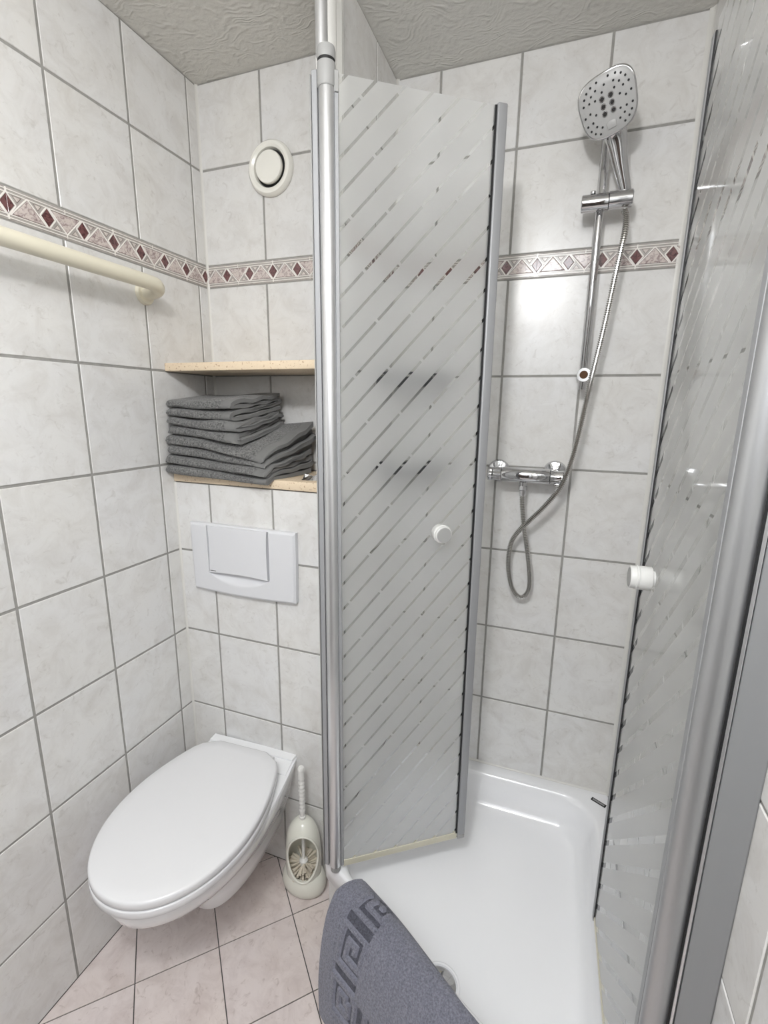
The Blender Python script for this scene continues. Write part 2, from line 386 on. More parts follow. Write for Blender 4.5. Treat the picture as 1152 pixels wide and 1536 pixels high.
def border(parent, Mw, ustart, uend, phase, z, mirror=False):
    """a run of border tiles on a wall; Mw maps (u, z, n) to the world; phase = u of a tile end"""
    k0 = math.floor((ustart - phase) / BP); k = k0
    while phase + k * BP < uend - 1e-6:
        a = max(ustart, phase + k * BP); b = min(uend, phase + (k + 1) * BP); o = phase + k * BP
        k += 1
        if b - a < 0.004: continue
        l0, l1 = a - o, b - o
        key = (round(l0, 3), round(l1, 3))
        if key not in _bt:
            hb = BH / 2
            base = flat_prism('border_tile', [(l0 + 0.0004, -hb), (l1 - 0.0004, -hb), (l1 - 0.0004, hb), (l0 + 0.0004, hb)], -TT, -0.0002, M['b_base'], 0.0004)
            lines = []
            def ln(p, q_, w, z1=0.0011):
                p = Vector((*p, 0)); q_ = Vector((*q_, 0)); n = (q_ - p).cross(Vector((0, 0, 1))).normalized() * w / 2
                poly = [(x.x, x.y) for x in (p - n, q_ - n, q_ + n, p + n)]
                for nx, d in ((1, l1), (-1, -l0)):
                    if poly: poly = clip_poly(poly, nx, 0, d)
                if len(poly) >= 3: lines.append(flat_prism('ln', poly, -0.0004, z1, M['b_line'], 0.0003))
            for sy in (-1, 1):
                ln((0, sy * 0.0245), (BP, sy * 0.0245), 0.0018); ln((0, sy * 0.0188), (BP, sy * 0.0188), 0.0018)
            q3 = BP / 3
            for i in range(-1, 4):     # zigzag around every diamond
                c = i * q3
                for sx in (-1, 1):
                    for sy in (-1, 1):
                        ln((c + sx * 0.0190, sy * 0.0), (c, sy * 0.0185 * 1.30), 0.0030) if False else None
                        ln((c + sx * 0.0158, 0), (c + sx * 0.0005, sy * 0.0195), 0.0028)
                m = c + q3 / 2; s_ = 1 if i % 2 == 0 else -1
                for sx in (-1, 1): ln((m + sx * (q3 / 2 - 0.004), -s_ * 0.0185), (m, s_ * 0.0195), 0.0026)
            for u_ in (0.0008, BP - 0.0008):
                for sy in (-1, 1): ln((u_, sy * 0.0175), (u_, sy * 0.0275), 0.0016)
            for sy in (-1, 1): ln((BP / 2, sy * 0.0185), (BP / 2, sy * 0.0275), 0.0016)
            lm = joinme('relief_lines', lines); lm.materials.append(M['b_line'])
            pcs = []
            for kind, poly, mt, zz in border_parts(l0, l1):
                pcs.append((kind, flat_prism(kind, poly, -0.0004, zz, mt, 0.0004)))
            outl = []
            for kind, poly, mt, zz in border_parts(l0, l1):
                if kind == 'diamond_inlay': continue
                c_ = (sum(p[0] for p in poly) / len(poly), sum(p[1] for p in poly) / len(poly)); g_ = 1.22 if kind == 'small_triangle' else 1.10
                pg = [(min(l1, max(l0, c_[0] + (p[0] - c_[0]) * g_)), c_[1] + (p[1] - c_[1]) * g_) for p in poly]
                outl.append(flat_prism('o', pg, -0.0004, 0.0001 if kind == 'small_triangle' else 0.00025, M['b_dark'], 0.0))
            om = joinme('dark_outlines', outl); om.materials.append(M['b_dark']); pcs.append(('dark_outlines', om))
            _bt[key] = (base, lm, pcs)
        base, lm, pcs = _bt[key]
        t = link('border_tile', base, None, parent)
        t.matrix_world = Mw @ Matrix.Translation((o, z, 0)); bpy_parent_fix(t, parent)
        for nm, me in [('relief_lines', lm)] + pcs:
            c = link(nm, me, None, t)
def bpy_parent_fix(o, parent):
    # parents sit at the world origin, so the local matrix equals the world one
    o.matrix_parent_inverse = Matrix.Identity(4)
def tiles(parent, origin, udir, ndir, ustart, uend, ucuts, zlo, zhi, zcuts, bphase=None, skip=None):
    Mw = frame(origin, udir, (0, 0, 1), ndir)
    us = [ustart] + [c for c in sorted(ucuts) if ustart + 0.006 < c < uend - 0.006] + [uend]
    zs = [zlo] + [c for c in sorted(zcuts) if zlo + 0.006 < c < zhi - 0.006] + [zhi]
    for z0, z1 in zip(zs, zs[1:]):
        if abs((z1 - z0) - BH) < 0.004 and abs(z0 - ZH[2]) < 0.004:
            border(parent, Mw, ustart, uend, bphase, (z0 + z1) / 2); continue
        for u0, u1 in zip(us, us[1:]):
            w, h = u1 - u0 - JW, z1 - z0 - JW
            if w < 0.004 or h < 0.004: continue
            if skip and skip((u0 + u1) / 2, (z0 + z1) / 2): continue
            o = link('wall_tile', tile_mesh(w, h), None, parent)
            o.matrix_world = Mw @ Matrix.Translation(((u0 + u1) / 2, (z0 + z1) / 2, random.uniform(-0.0003, 0.0003)))
def cuts(c0, lo, hi, p=TW):
    k = math.floor((lo - c0) / p); out = []
    while c0 + k * p < hi + 1e-6: out.append(c0 + k * p); k += 1
    return out
def wall(name, x0, x1, y0, y1, z0, z1, label, mat='grout'):
    o = link(name, box(name, x0, x1, y0, y1, z0, z1), M[mat]); return tag(o, label, 'wall', kind='structure')
GR = 0.0016      # grout lies this far behind the tile faces
w = wall('wall_left', -0.10, -GR, YF, 0.0, 0, ZC, 'white marbled tile wall on the left with a patterned border')
tiles(w, (0, 0, 0), (0, 1, 0), (1, 0, 0), -1.62, -0.001, cuts(-0.0397, -1.7, 0), 0.0, ZC, ZH, -0.0875 - BP * 0)
w = wall('wall_back', -0.10, 0.500, GR, 0.16, 1.10, ZC, 'recessed upper tile wall behind the shelves with the air vent')
tiles(w, (0, 0, 0), (1, 0, 0), (0, -1, 0), 0.001, 0.4705, cuts(0.2011, 0, 0.5), 1.2165, ZC, ZH, -0.0090)
w = wall('wall_cistern', -0.10, XP - GR, YB + GR, 0.0, 0, 1.190, 'lower tile wall that carries the toilet and the flush plate')
tiles(w, (0, YB, 0), (1, 0, 0), (0, -1, 0), 0.001, XP - 0.001, cuts(0.1171, 0, 0.53), 0.0, 1.1915, ZH)
w = wall('wall_partition', 0.4715, XP - GR, YB + 0.004, 0.16, 0.0, ZC, 'thin partition wall between the toilet niche and the shower')
tiles(w, (XP, 0, 0), (0, 1, 0), (1, 0, 0), YB + 0.004, YS - 0.001, cuts(0.008, -0.2, 0.2), 0.0, ZC, ZH, 0.145)
w = wall('wall_shower', XP - 0.02, XR + 0.1, YS + GR, YS + 0.10, 0, ZC, 'tile wall at the back of the shower with mixer and rail')
tiles(w, (0, YS, 0), (1, 0, 0), (0, -1, 0), XP + 0.001, XR - 0.001, cuts(0.6475, 0.5, 1.3), 0.20, ZC, ZH, 0.9215)
w = wall('wall_right', XR + GR, XR + 0.10, YF, YS + 0.02, 0, ZC, 'tile wall along the right side of shower and room')
tiles(w, (XR, 0, 0), (0, -1, 0), (-1, 0, 0), -YS + 0.001, 1.62, cuts(0.763, -0.2, 1.7), 0.0, ZC, ZH, 0.05)
wall('wall_front', -0.1, XR + 0.1, YF - 0.1, YF, 0, ZC, 'plain pale wall behind the viewer', 'dim_wall')
# dark door added out of view so the chrome has something dark to reflect
dr1 = empty('reflection_door_1', (0.62, YF, 0)); tag(dr1, 'dark brown door added behind the viewer for reflections in the chrome', 'door', kind='structure')
M['door'] = plain('reflection_door_brown', (0.075, 0.055, 0.045), 0.35)
link('door_leaf', box('door_leaf', -0.40, 0.40, 0.002, 0.040, 0.006, 1.98, 0.002, 1), M['door'], dr1)
for x0, x1, z0, z1 in ((-0.47, -0.405, 0.001, 2.06), (0.405, 0.47, 0.001, 2.06), (-0.405, 0.405, 1.99, 2.06)):
    link('door_frame', box('door_frame', x0, x1, 0.002, 0.055, z0, z1, 0.002, 1), M['door'], dr1)
hd_ = link('door_handle', tube('door_handle', crom([(0.33, 0.040, 1.02), (0.33, 0.085, 1.02), (0.31, 0.095, 1.02), (0.21, 0.095, 1.02)], 6), 0.009, 12), M['chrome'], dr1)
o = link('ceiling', box('ceiling', -0.1, XR + 0.1, YF - 0.1, YS + 0.1, ZC, ZC + 0.1), M['ceiling']); tag(o, 'off-white ceiling with brushed plaster texture', 'ceiling', kind='structure')

# floor with diagonal tiles
fl = link('floor', box('floor', -0.1, XR + 0.1, YF, 0.2, -0.1, -0.002), M['floor_grout']); tag(fl, 'pinkish marbled floor tiles laid on the diagonal', 'floor', kind='structure')
FO = (0.2824, -0.4695); FP = 0.1985
def tray_side(x, y): return -0.361 * (x - 0.5277) - 0.7247 * (y + 0.335)   # > 0 outside the tray front
for i in range(-10, 9):
    for j in range(-9, 9):
        poly = []
        for a, b in ((0, 0), (1, 0), (1, 1), (0, 1)):
            aa = (i + a) * FP + (0.0014 if a == 0 else -0.0014); bb = (j + b) * FP + (0.0014 if b == 0 else -0.0014)
            poly.append((FO[0] + 0.70711 * (aa - bb), FO[1] + 0.70711 * (aa + bb)))
        for nx, ny, d in ((-1, 0, 0.0), (1, 0, XR), (0, 1, YB), (0, -1, 1.45)):
            if poly: poly = clip_poly(poly, nx, ny, d)
        if len(poly) < 3: continue
        if max(tray_side(*p) for p in poly if True) < 0 and min(p[0] for p in poly) > 0.53: continue
        cx = sum(p[0] for p in poly) / len(poly); cy = sum(p[1] for p in poly) / len(poly)
        me = flat_prism('floor_tile', [(p[0] - cx, p[1] - cy) for p in poly], -0.004, 0.0, M['floor_tile'], 0.0)
        # keep the faces full size: flat_prism shrinks the top by 12 %, undo it
        n = len(poly)
        for q in range(n): me.vertices[2 * n + q].co = me.vertices[q].co.copy(); me.vertices[2 * n + q].co.z = 0.0
        t = link('floor_tile', me, None, fl); t.location = (cx, cy, random.uniform(-0.0002, 0.0002))

# white profile that closes the partition's front end
t1 = link('trim_1', joinme('trim_1', [box('a', 0.4700, 0.5175, YB - 0.004, YB + 0.004, 1.192, ZC - 0.001, 0.0006, 1), box('b', 0.5185, XP + 0.003, YB - 0.005, YB + 0.0045, 1.192, ZC - 0.001, 0.0006, 1)]), M['white_pvc'])
tag(t1, 'white plastic edge profile on the partition behind the pole', 'trim', kind='structure')
def bead(name, p0, p1, a, b, r, label, mat='caulk'):
    """quarter-round sealing bead from p0 to p1; a, b = the two wall directions"""
    a, b = Vector(a), Vector(b); L = []
    for p in (p0, p1):
        p = Vector(p); L.append([p] + [p + a * r * (1 - math.sin(t)) + b * r * (1 - math.cos(t)) for t in [i * PI / 12 for i in range(7)]])
    o = link(name, loft(name, L), M[mat], None, 40); return tag(o, label, 'trim', kind='structure')
bead('trim_2', (XR, YS, 0.25), (XR, YS, ZC), (-1, 0, 0), (0, -1, 0), 0.011, 'white sealing bead up the right rear corner of the shower')
bead('trim_3', (XP, YS, 0.25), (XP, YS, ZC), (1, 0, 0), (0, -1, 0), 0.007, 'white sealing bead up the left rear corner of the shower')
bead('trim_4', (0, 0, 1.2165), (0, 0, ZC), (1, 0, 0), (0, -1, 0), 0.006, 'white sealing bead in the corner left of the vent')
bead('trim_5', (0, YB, 0), (0, YB, 1.19), (1, 0, 0), (0, -1, 0), 0.005, 'pale sealing bead in the corner left of the flush plate')
bead('trim_6', (XP, YS, 0.249), (XR, YS, 0.249), (0, -1, 0), (0, 0, 1), 0.006, 'white sealing bead between tray and shower wall')

# ------------------------------------------------------------------ shower tray and its tiled plinth
TRAY = [(XP + 0.001, YS - 0.001), (XP + 0.001, -0.335), (XR - 0.001, -0.696), (XR - 0.001, YS - 0.001)]   # counter-clockwise from rear left
def inset(poly, d):
    n = len(poly); L = []
    for i in range(n):
        a, b = Vector(poly[i]), Vector(poly[(i + 1) % n]); t = (b - a).normalized(); nn = Vector((-t.y, t.x))
        dd = d[i] if isinstance(d, (list, tuple)) else d
        L.append((a + nn * dd, t))
    out = []
    for i in range(n):
        p, t = L[i - 1]; q, s = L[i]; den = t.x * s.y - t.y * s.x; k = ((q - p).x * s.y - (q - p).y * s.x) / den
        out.append(p + t * k)
    return out
def rounded(poly, r, m=9):
    n = len(poly); out = []
    for i in range(n):
        p = Vector(poly[i]); a = (Vector(poly[i - 1]) - p).normalized(); b = (Vector(poly[(i + 1) % n]) - p).normalized()
        rr = r[i] if isinstance(r, (list, tuple)) else r
        ang = a.angle(b); d = rr / math.tan(ang / 2); c = p + (a + b).normalized() * rr / math.sin(ang / 2)
        s0 = p + a * d - c; s1 = p + b * d - c; a0 = math.atan2(s0.y, s0.x); a1 = math.atan2(s1.y, s1.x)
        da = (a1 - a0 + PI) % (2 * PI) - PI
        for k in range(m + 1):
            t = a0 + da * k / m; out.append((c.x + rr * math.cos(t), c.y + rr * math.sin(t)))
    return out
lp = []
def ring(d, r, z): lp.append([(x, y, z) for x, y in rounded(inset(TRAY, d), r)])
RZ = 0.250
ring(0.004, [.004, .02, .004, .004], 0.185)
ring(0.0, [.004, .02, .004, .004], 0.190); ring(0.0, [.004, .02, .004, .004], RZ - 0.006); ring(0.002, [.004, .02, .004, .004], RZ - 0.0015); ring(0.006, [.006, .02, .006, .006], RZ)
rin = [0.034, 0.010, 0.036, 0.038]
for dd, rr, z in ((0.0, .10, RZ), (0.004, .098, RZ - 0.001), (0.009, .095, RZ - 0.005), (0.014, .092, RZ - 0.016), (0.020, .088, RZ - 0.040), (0.026, .084, RZ - 0.066), (0.034, .078, RZ - 0.083), (0.046, .068, RZ - 0.0945), (0.058, .060, RZ - 0.0990), (0.072, .055, RZ - 0.1008), (0.090, .050, RZ - 0.1015), (0.100, .048, RZ - 0.1015), (0.115, .045, RZ - 0.1015)):
    ring([q + dd for q in rin], rr, z)
tray = empty('shower_tray', (0.9, -0.2, 0))
o = link('basin', xf(loft('basin', lp, True, False, True), Matrix.Translation((-0.9, 0.2, 0))), M['acrylic'], tray, 50)
tag(tray, 'white five-sided shower tray with raised rim', 'shower tray')
# sticker on the rear right rim
A = Vector((1.2030, 0.1222)); B = Vector((1.2392, 0.1030)); dv = (B - A).normalized(); an = math.atan2(dv.y, dv.x); cc = (A + B) / 2
def sticker(name, lx, ly, z0, z1, mat, par, off=(0, 0)):
    q = link(name, box(name, -lx / 2, lx / 2, -ly / 2, ly / 2, z0, z1), mat, par); return q
s0 = sticker('maker_sticker', 0.043, 0.0130, 0, 0.0008, M['black'], tray); s0.location = (cc.x - 0.9, cc.y + 0.2, RZ + 0.0002); s0.rotation_euler = (0, 0, an); s0['label'] = 'small black maker sticker'
bars = []; x = -0.0175
for wd in (.0035, .002, .003, .0025, .0032, .002, .003, .0026, .0022, .003): bars.append(box('p', x, x + wd, -0.0032, 0.0032, 0, 0.0004)); x += wd + 0.0008
link('print', joinme('print', bars), M['logogrey'], s0).location = (0, 0, 0.0008)
# drain under the mat's edge
DR = Vector((0.868, -0.444))
dm = lathe('drain_ring', [(0.047, 0.0), (0.047, 0.003), (0.044, 0.0055), (0.0405, 0.005), (0.039, 0.0)], 40)
dr = link('drain_ring', dm, M['acrylic'], tray, 40); dr.location = (DR.x - 0.9, DR.y + 0.2, RZ - 0.1026)
dc = link('drain_cover', lathe('drain_cover', [(0.0375, 0.0), (0.0375, 0.004), (0.032, 0.008), (0.0, 0.0105)], 36), M['chrome'], tray, 40); dc.location = (DR.x - 0.9, DR.y + 0.2, RZ - 0.1026)
# plinth: narrow tiled walls under the free left edge and the front edge
_o = inset(TRAY, [0.010, 0.010, 0.002, 0.002]); _i = inset(TRAY, [0.020, 0.0175, 0.002, 0.002])
plp = [(_o[0].x, YB - 0.006), (_o[1].x, _o[1].y), (_o[2].x, _o[2].y), (_i[2].x, _i[2].y), (_i[1].x, _i[1].y), (_i[0].x, YB - 0.006)]
pl = link('trim_7', prism('trim_7', plp, 0.0, 0.1845), M['tile']); tag(pl, 'pale tiled plinth carrying the shower tray', 'plinth', kind='structure')

# ------------------------------------------------------------------ shower pole, side panel and left door
FD = Vector((0.8951, -0.4459, 0)); FN = Vector((-0.4459, -0.8951, 0))        # along / out of the entrance line
ang_f = math.atan2(FD.y, FD.x)
ZB, ZT = 0.2755, 1.979
pole = empty('shower_pole', (0.573, -0.357, 0)); tag(pole, 'satin aluminium shower pole between toilet and shower, reaching the ceiling', 'pole')
def pp(name, me, mat, sm=40, loc=None, rz=None, par=None):
    o = link(name, me, mat, par or pole, sm)
    if loc: o.location = loc
    if rz is not None: o.rotation_euler = (0, 0, rz)
    return o
pp('pipe', lathe('pipe', [(0.0142, 0.268), (0.0146, 0.27), (0.0146, 1.953), (0.0142, 1.955)], 32), M['alu'])
pp('collar', lathe('collar', [(0.0150, 1.955), (0.0165, 1.957), (0.0165, 1.990), (0.0160, 1.992)], 32), M['alugrey'])
pp('gasket_ring', lathe('gasket_ring', [(0.0155, 1.992), (0.0155, 1.997)], 32), M['black'])
pp('collar_cap', lathe('collar_cap', [(0.0160, 1.997), (0.0165, 1.999), (0.0165, 2.010), (0.0150, 2.016), (0.0100, 2.019)], 32), M['alugrey'])
pp('ceiling_rod', lathe('ceiling_rod', [(0.0108, 2.005), (0.0108, ZC - 0.006)], 28), M['alu'], loc=(-0.0085, 0.0, 0))
pp('ceiling_flange', lathe('ceiling_flange', [(0.022, ZC - 0.006), (0.022, ZC - 0.0005)], 28), M['alugrey'], loc=(-0.0085, 0.0, 0))
pp('foot', lathe('foot', [(0.0115, 0.2505), (0.0125, 0.252), (0.0125, 0.268)], 28), M['alugrey'])
# channel strips on both flanks of the pipe
pp('channel', box('channel', -0.0275, -0.0165, -0.004, 0.010, 0.262, 1.985, 0.001, 1), M['alu_matt'], 40, None, 0.10)
pp('channel_edge', box('channel_edge', -0.0300, -0.0280, -0.006, 0.012, 0.262, 1.978, 0.0006, 1), M['alugrey'], 40, None, 0.10)
sp = empty('side_panel', (0.545, -0.345, 0)); tag(sp, 'narrow frosted side panel edge-on behind the aluminium pole', 'glass panel')
d_ = Vector((0.499 - 0.545, -0.2005 + 0.345, 0)); ln_ = d_.length
M['glassS'] = mat_glass('frosted_side_glass', 1.045, 0.0, 0.0577, 0.26, False)
o = link('pane', pane_mesh(0.008, ln_ - 0.006, 0.262, 1.975, M['glassS']), None, sp); o.rotation_euler = (0, 0, math.atan2(d_.y, d_.x))
o = link('wall_channel', box('wall_channel', ln_ - 0.012, ln_ - 0.003, -0.007, 0.007, 0.262, 1.978), M['alu_matt'], sp); o.rotation_euler = (0, 0, math.atan2(d_.y, d_.x))

def knob(name, par, u, z, side, L=0.036):
    k = link(name, lathe(name, [(0.0135, 0.0), (0.0135, 0.004), (0.0195, 0.0045), (0.0205, 0.006), (0.0205, L * 0.62), (0.0190, L * 0.64), (0.0190, L * 0.68), (0.0213, L * 0.70), (0.0213, L * 0.74), (0.0196, L * 0.76), (0.0190, L * 0.97), (0.0180, L)], 36), M['knob'], par, 35)
    k.rotation_euler = (PI / 2 * side, 0, 0); k.location = (u, -side * -0.0 + (-0.0026 if side > 0 else 0.0026), z)
    f = link('knob_face', lathe('knob_face', [(0.0172, L), (0.0172, L + 0.0006), (0.0168, L + 0.0009)], 32), M['knobface'], k, 35)
    return k
# left door: local x along the pane from the pole, -y towards the room
H = Vector((0.5877, -0.3497)); F = Vector((0.849, -0.162)); dl = (F - H); WL = dl.length
ld = empty('shower_door', (H.x, H.y, 0), math.atan2(dl.y, dl.x)); tag(ld, 'frosted striped glass door hinged on the tall pole, swung into the shower', 'shower door', 'folding shower doors')
M['glassL'] = mat_glass('frosted_left_glass', 1.08, 0.012, 0.0590, 0.13, False)
link('pane', pane_mesh(0.004, WL - 0.010, ZB, ZT, M['glassL']), None, ld)
link('hinge_strip', box('hinge_strip', -0.004, 0.0035, -0.0075, 0.0075, ZB - 0.008, ZT - 0.032, 0.001, 1), M['alu_matt'], ld, 40)
link('hinge_cap', box('hinge_cap', -0.0045, 0.004, -0.008, 0.008, ZT - 0.031, ZT + 0.002, 0.001, 1), M['alugrey'], ld, 40)
link('rubber_strip', box('rubber_strip', WL - 0.0100, WL - 0.006, -0.0045, 0.0045, ZB + 0.002, ZT), M['black'], ld)
ep = box('edge_profile', WL - 0.006, WL + 0.0150, -0.0085, 0.0085, ZB - 0.002, ZT + 0.004, 0.003, 3)
link('edge_profile', ep, M['alu_matt'], ld, 40)
link('edge_cap', box('edge_cap', WL - 0.0055, WL + 0.0145, -0.008, 0.008, ZB - 0.014, ZB - 0.0022, 0.001, 1), M['alugrey'], ld, 40)
link('bottom_seal', joinme('bottom_seal', [box('a', 0.004, WL - 0.006, -0.004, 0.004, ZB - 0.008, ZB + 0.004, 0.001, 1), box('b', 0.004, WL - 0.006, -0.0012, 0.0012, ZB - 0.017, ZB - 0.007)]), M['seal'], ld)
knob('knob', ld, 0.228, 1.129, 1, 0.034)

# right door and its wall profile
FR = Vector((1.187, -0.270)); HR = Vector((1.1935, -0.650)); dr_ = (HR - FR); WR = dr_.length
rd = empty('shower_door', (FR.x, FR.y, 0), math.atan2(dr_.y, dr_.x)); tag(rd, 'frosted striped glass door folded back along the right wall', 'shower door', 'folding shower doors')
M['glassR'] = mat_glass('frosted_right_glass', 1.045, 0.4604 + 0.018, 0.0577, 0.24, True)
link('pane', pane_mesh(0.0045, WR - 0.004, ZB, ZT, M['glassR']), None, rd)
link('edge_profile', box('edge_profile', -0.012, 0.001, -0.006, 0.006, ZB - 0.004, ZT - 0.015, 0.0015, 1), M['alu_matt'], rd, 40)
link('edge_cap', box('edge_cap', -0.0115, 0.0008, -0.0055, 0.0055, ZB - 0.014, ZB - 0.0042, 0.001, 1), M['alugrey'], rd, 40)
link('rubber_strip', box('rubber_strip', 0.0012, 0.0046, -0.0045, 0.0045, ZB - 0.002, ZT - 0.015), M['black'], rd)
link('hinge_strip', box('hinge_strip', WR - 0.006, WR + 0.008, -0.007, 0.007, ZB - 0.008, ZT - 0.03, 0.001, 1), M['alu_matt'], rd, 40)
link('bottom_seal', joinme('bottom_seal', [box('a', 0.004, WR - 0.004, -0.004, 0.004, ZB - 0.008, ZB + 0.003), box('b', 0.004, WR - 0.004, -0.0012, 0.0012, ZB - 0.016, ZB - 0.007)]), M['seal'], rd)
knob('knob', rd, 0.100, 1.125, 1, 0.038)
wp = empty('wall_profile', (1.2524, -0.696, 0), math.atan2(0.4459, -0.8951)); tag(wp, 'broad grey aluminium post on the right wall carrying the folded door', 'door post')
# local x runs from the wall towards the entrance, local +y points out of the shower ... (-y inside)
def wpart(name, me, mat, sm=40): return link(name, me, mat, wp, sm)
PZ0, PZ1 = 0.2515, 1.985
wpart('wall_channel', box('wall_channel', 0.0012, 0.0372, -0.030, 0.0, PZ0, PZ1, 0.0012, 1), M['alu_channel'])
wpart('cover_strip', box('cover_strip', 0.0377, 0.0412, -0.026, 0.0015, PZ0, PZ1, 0.0006, 1), M['alu'])
wpart('rubber_gasket', box('rubber_gasket', 0.0413, 0.0450, -0.022, -0.005, PZ0, PZ1), M['black'])
pr = [(0.0452 + 0.0150 + 0.0150 * math.cos(t), -0.006 + 0.0125 * math.sin(t)) for t in [i * 2 * PI / 28 for i in range(28)]]
wpart('pivot_post', prism('pivot_post', pr, PZ0, PZ1), M['alu_post'])
wpart('hinge_leaf', box('hinge_leaf', 0.060, 0.0725, -0.0270, -0.010, PZ0 + 0.01, PZ1 - 0.02, 0.002, 2), M['alu_post'])

# ------------------------------------------------------------------ shelves
def shelf(z0, z1, label, x1=0.4695):
    bm = bmesh.new(); bmesh.ops.create_cube(bm, size=1)
    me = box('shelf_board', 0.0012, x1, -0.1985, -0.0012, z0, z1, 0.0022, 2)
    o = link('shelf_board', me, M['shelf'], None, 40); bm.free(); return tag(o, label, 'shelf', 'beige niche shelves')
shelf(1.4915, 1.5125, 'beige speckled shelf board above the grey towels')
shelf(1.1925, 1.2165, 'beige speckled shelf board under the grey towels')

# ------------------------------------------------------------------ folded towels (one ribbon folded into four layers each)
def lerp(a, b, t): return a + (b - a) * t
def bil(c, u, d):    # front-left, front-right, back-left, back-right
    return lerp(lerp(c[0], c[1], u), lerp(c[2], c[3], u), d)
def smooth(t): t = min(1, max(0, t)); return t * t * (3 - 2 * t)
def make_towel(label, x0, x1f, x1b, yf, yb, bot, top, seed, hem=0.034, puff=0.0):
    rnd = random.Random(seed); ph = [rnd.uniform(0, 6.28) for _ in range(8)]
    NL = 4; th = 0.90 / NL                    # layer pitch in relative height
    # folded centre line in (d, h): d 0 front .. 1 back, h 0 bottom .. 1 top
    path = []
    for k in range(NL):
        h = (k + 0.5) / NL
        seq = [i / 13 for i in range(14)]
        if k % 2 == 0: seq = seq[::-1]        # back -> front first, so the front shows the folds
        for d in seq: path.append((0.075 + 0.865 * d, h, 0))
        if k < NL - 1:
            front = (k % 2 == 0)
            for t in (0.15, 0.32, 0.5, 0.68, 0.85):
                a = -PI / 2 + PI * t
                path.append(((0.075 - 0.072 * math.cos(a)) if front else (0.94 + 0.055 * math.cos(a)), h + (0.5 + 0.5 * math.sin(a)) / NL, 1))
    ht = 0.385 / NL; n = len(path); top_l = []; bot_l = []
    for i, (d, h, f) in enumerate(path):
        a = path[max(0, i - 1)]; b = path[min(n - 1, i + 1)]
        tx, ty = (b[0] - a[0]) * 4.0, (b[1] - a[1]); L = math.hypot(tx, ty) or 1
        nx, ny = -ty / L, tx / L
        top_l.append((d + nx * ht / 4.0, h + ny * ht)); bot_l.append((d - nx * ht / 4.0, h - ny * ht))
    loop = top_l + bot_l[::-1]
    NX = 46; loops = []; hemv = []
    for ix in range(NX + 1):
        u = ix / NX; l = []
        for j, (d, h) in enumerate(loop):
            x1 = lerp(x1f, x1b, min(1, max(0, d)))
            lay = int(min(3, max(0, h * NL)))
            x = lerp(x0, x1, u) + (u ** 4) * (0.008 * math.sin(ph[lay] + lay * 2.1) + 0.010 * math.sin(PI * min(1, max(0, d))) - 0.004) - (1 - u) ** 8 * 0.006 * math.sin(ph[lay] * 1.7)
            y = lerp(yf, yb, d) + 0.004 * math.sin(ph[4] + 9 * u) * (1 - d) + 0.003 * math.sin(ph[5 if lay < 2 else 6] + 5 * u + lay) * (1 - d)
            z = lerp(bil(bot, u, d), bil(top, u, d), h)
            wob = 0.0028 * math.sin(ph[lay] + 17 * d + 4 * u) * smooth((u - 0.55) / 0.45) + 0.0022 * math.sin(ph[7] + 7 * u + lay * 1.3)
            dr_oop = smooth((-0.2005 - y) / 0.016); z -= 0.013 * dr_oop * u * max(0.0, 1 - (z - 1.2170) / 0.10)
            if h < 0.5 and -0.2005 < y: z = max(z, 1.2168)
            z += wob * (0.25 + 0.75 * h if h < 0.9 else 1.0) * (1 if h > 0.12 else 0.0)
            l.append((x, y, z))
        loops.append(l)
    me = loft('bath_towel', loops, True, True, True)
    at = me.attributes.new('hem', 'FLOAT', 'POINT'); m = len(loop)
    for i in range(len(me.vertices)):
        u = (i // m) / NX; xe = (1 - u) * (x1f - x0); at.data[i].value = smooth((hem - xe) / 0.006) if xe > 0.004 else 1.0
    o = link('bath_towel', me, M['towel'], None, 80)
    return tag(o, label, 'towel', 'folded grey towels on the shelf')
SF = 1.2170
g2 = [1.3230, 1.2820, 1.350, 1.3660]           # top of the lower pair
g1 = [lerp(SF, a, 0.49) for a in g2]
b0 = [SF - 0.001] * 4
b2 = [1.3235, 1.3000, 1.351, 1.352]            # what the upper pair rests on
g4 = [1.4150, 1.4180, 1.436, 1.440]
g3 = [lerp(a, b, 0.50) for a, b in zip(b2, g4)]
def up(c, d): return [x + d for x in c]
make_towel('wide folded grey towel at the bottom of the shelf stack', 0.010, 0.320, 0.352, -0.226, -0.030, b0, g1, 1)
make_towel('wide folded grey towel second from the bottom of the stack', 0.012, 0.316, 0.362, -0.218, -0.026, up(g1, 0.001), g2, 2)
make_towel('short folded grey towel second from the top of the stack', 0.014, 0.236, 0.262, -0.214, -0.030, up(b2, 0.001), g3, 3)
make_towel('short folded grey towel on the very top of the stack', 0.012, 0.214, 0.254, -0.210, -0.028, up(g3, 0.001), g4, 4)
# crumpled foil packet on the lower shelf
bm = bmesh.new(); rr = random.Random(5); NXF, NYF = 9, 6; vg = []
for i in range(NXF):
    for j in range(NYF):
        x = -0.034 + 0.068 * i / (NXF - 1); y = -0.016 + 0.032 * j / (NYF - 1)
        e = min(i, NXF - 1 - i, j, NYF - 1 - j)
        vg.append(bm.verts.new((x + rr.uniform(-.003, .003), y + rr.uniform(-.003, .003), 0.001 + (0 if e == 0 else 0.005 + rr.uniform(0, 0.011)))))
for i in range(NXF - 1):
    for j in range(NYF - 1):
        a = i * NYF + j; bm.faces.new((vg[a], vg[a + NYF], vg[a + NYF + 1], vg[a + 1]))
bmesh.ops.solidify(bm, geom=bm.faces[:], thickness=0.0006)
fp = link('foil_packet', frombm('foil_packet', bm), M['foil']); fp.location = (0.424, -0.150, 1.2170); fp.rotation_euler = (0, 0, 0.1)
zmin = min(v.co.z for v in fp.data.vertices); fp.location.z = 1.2166 - zmin
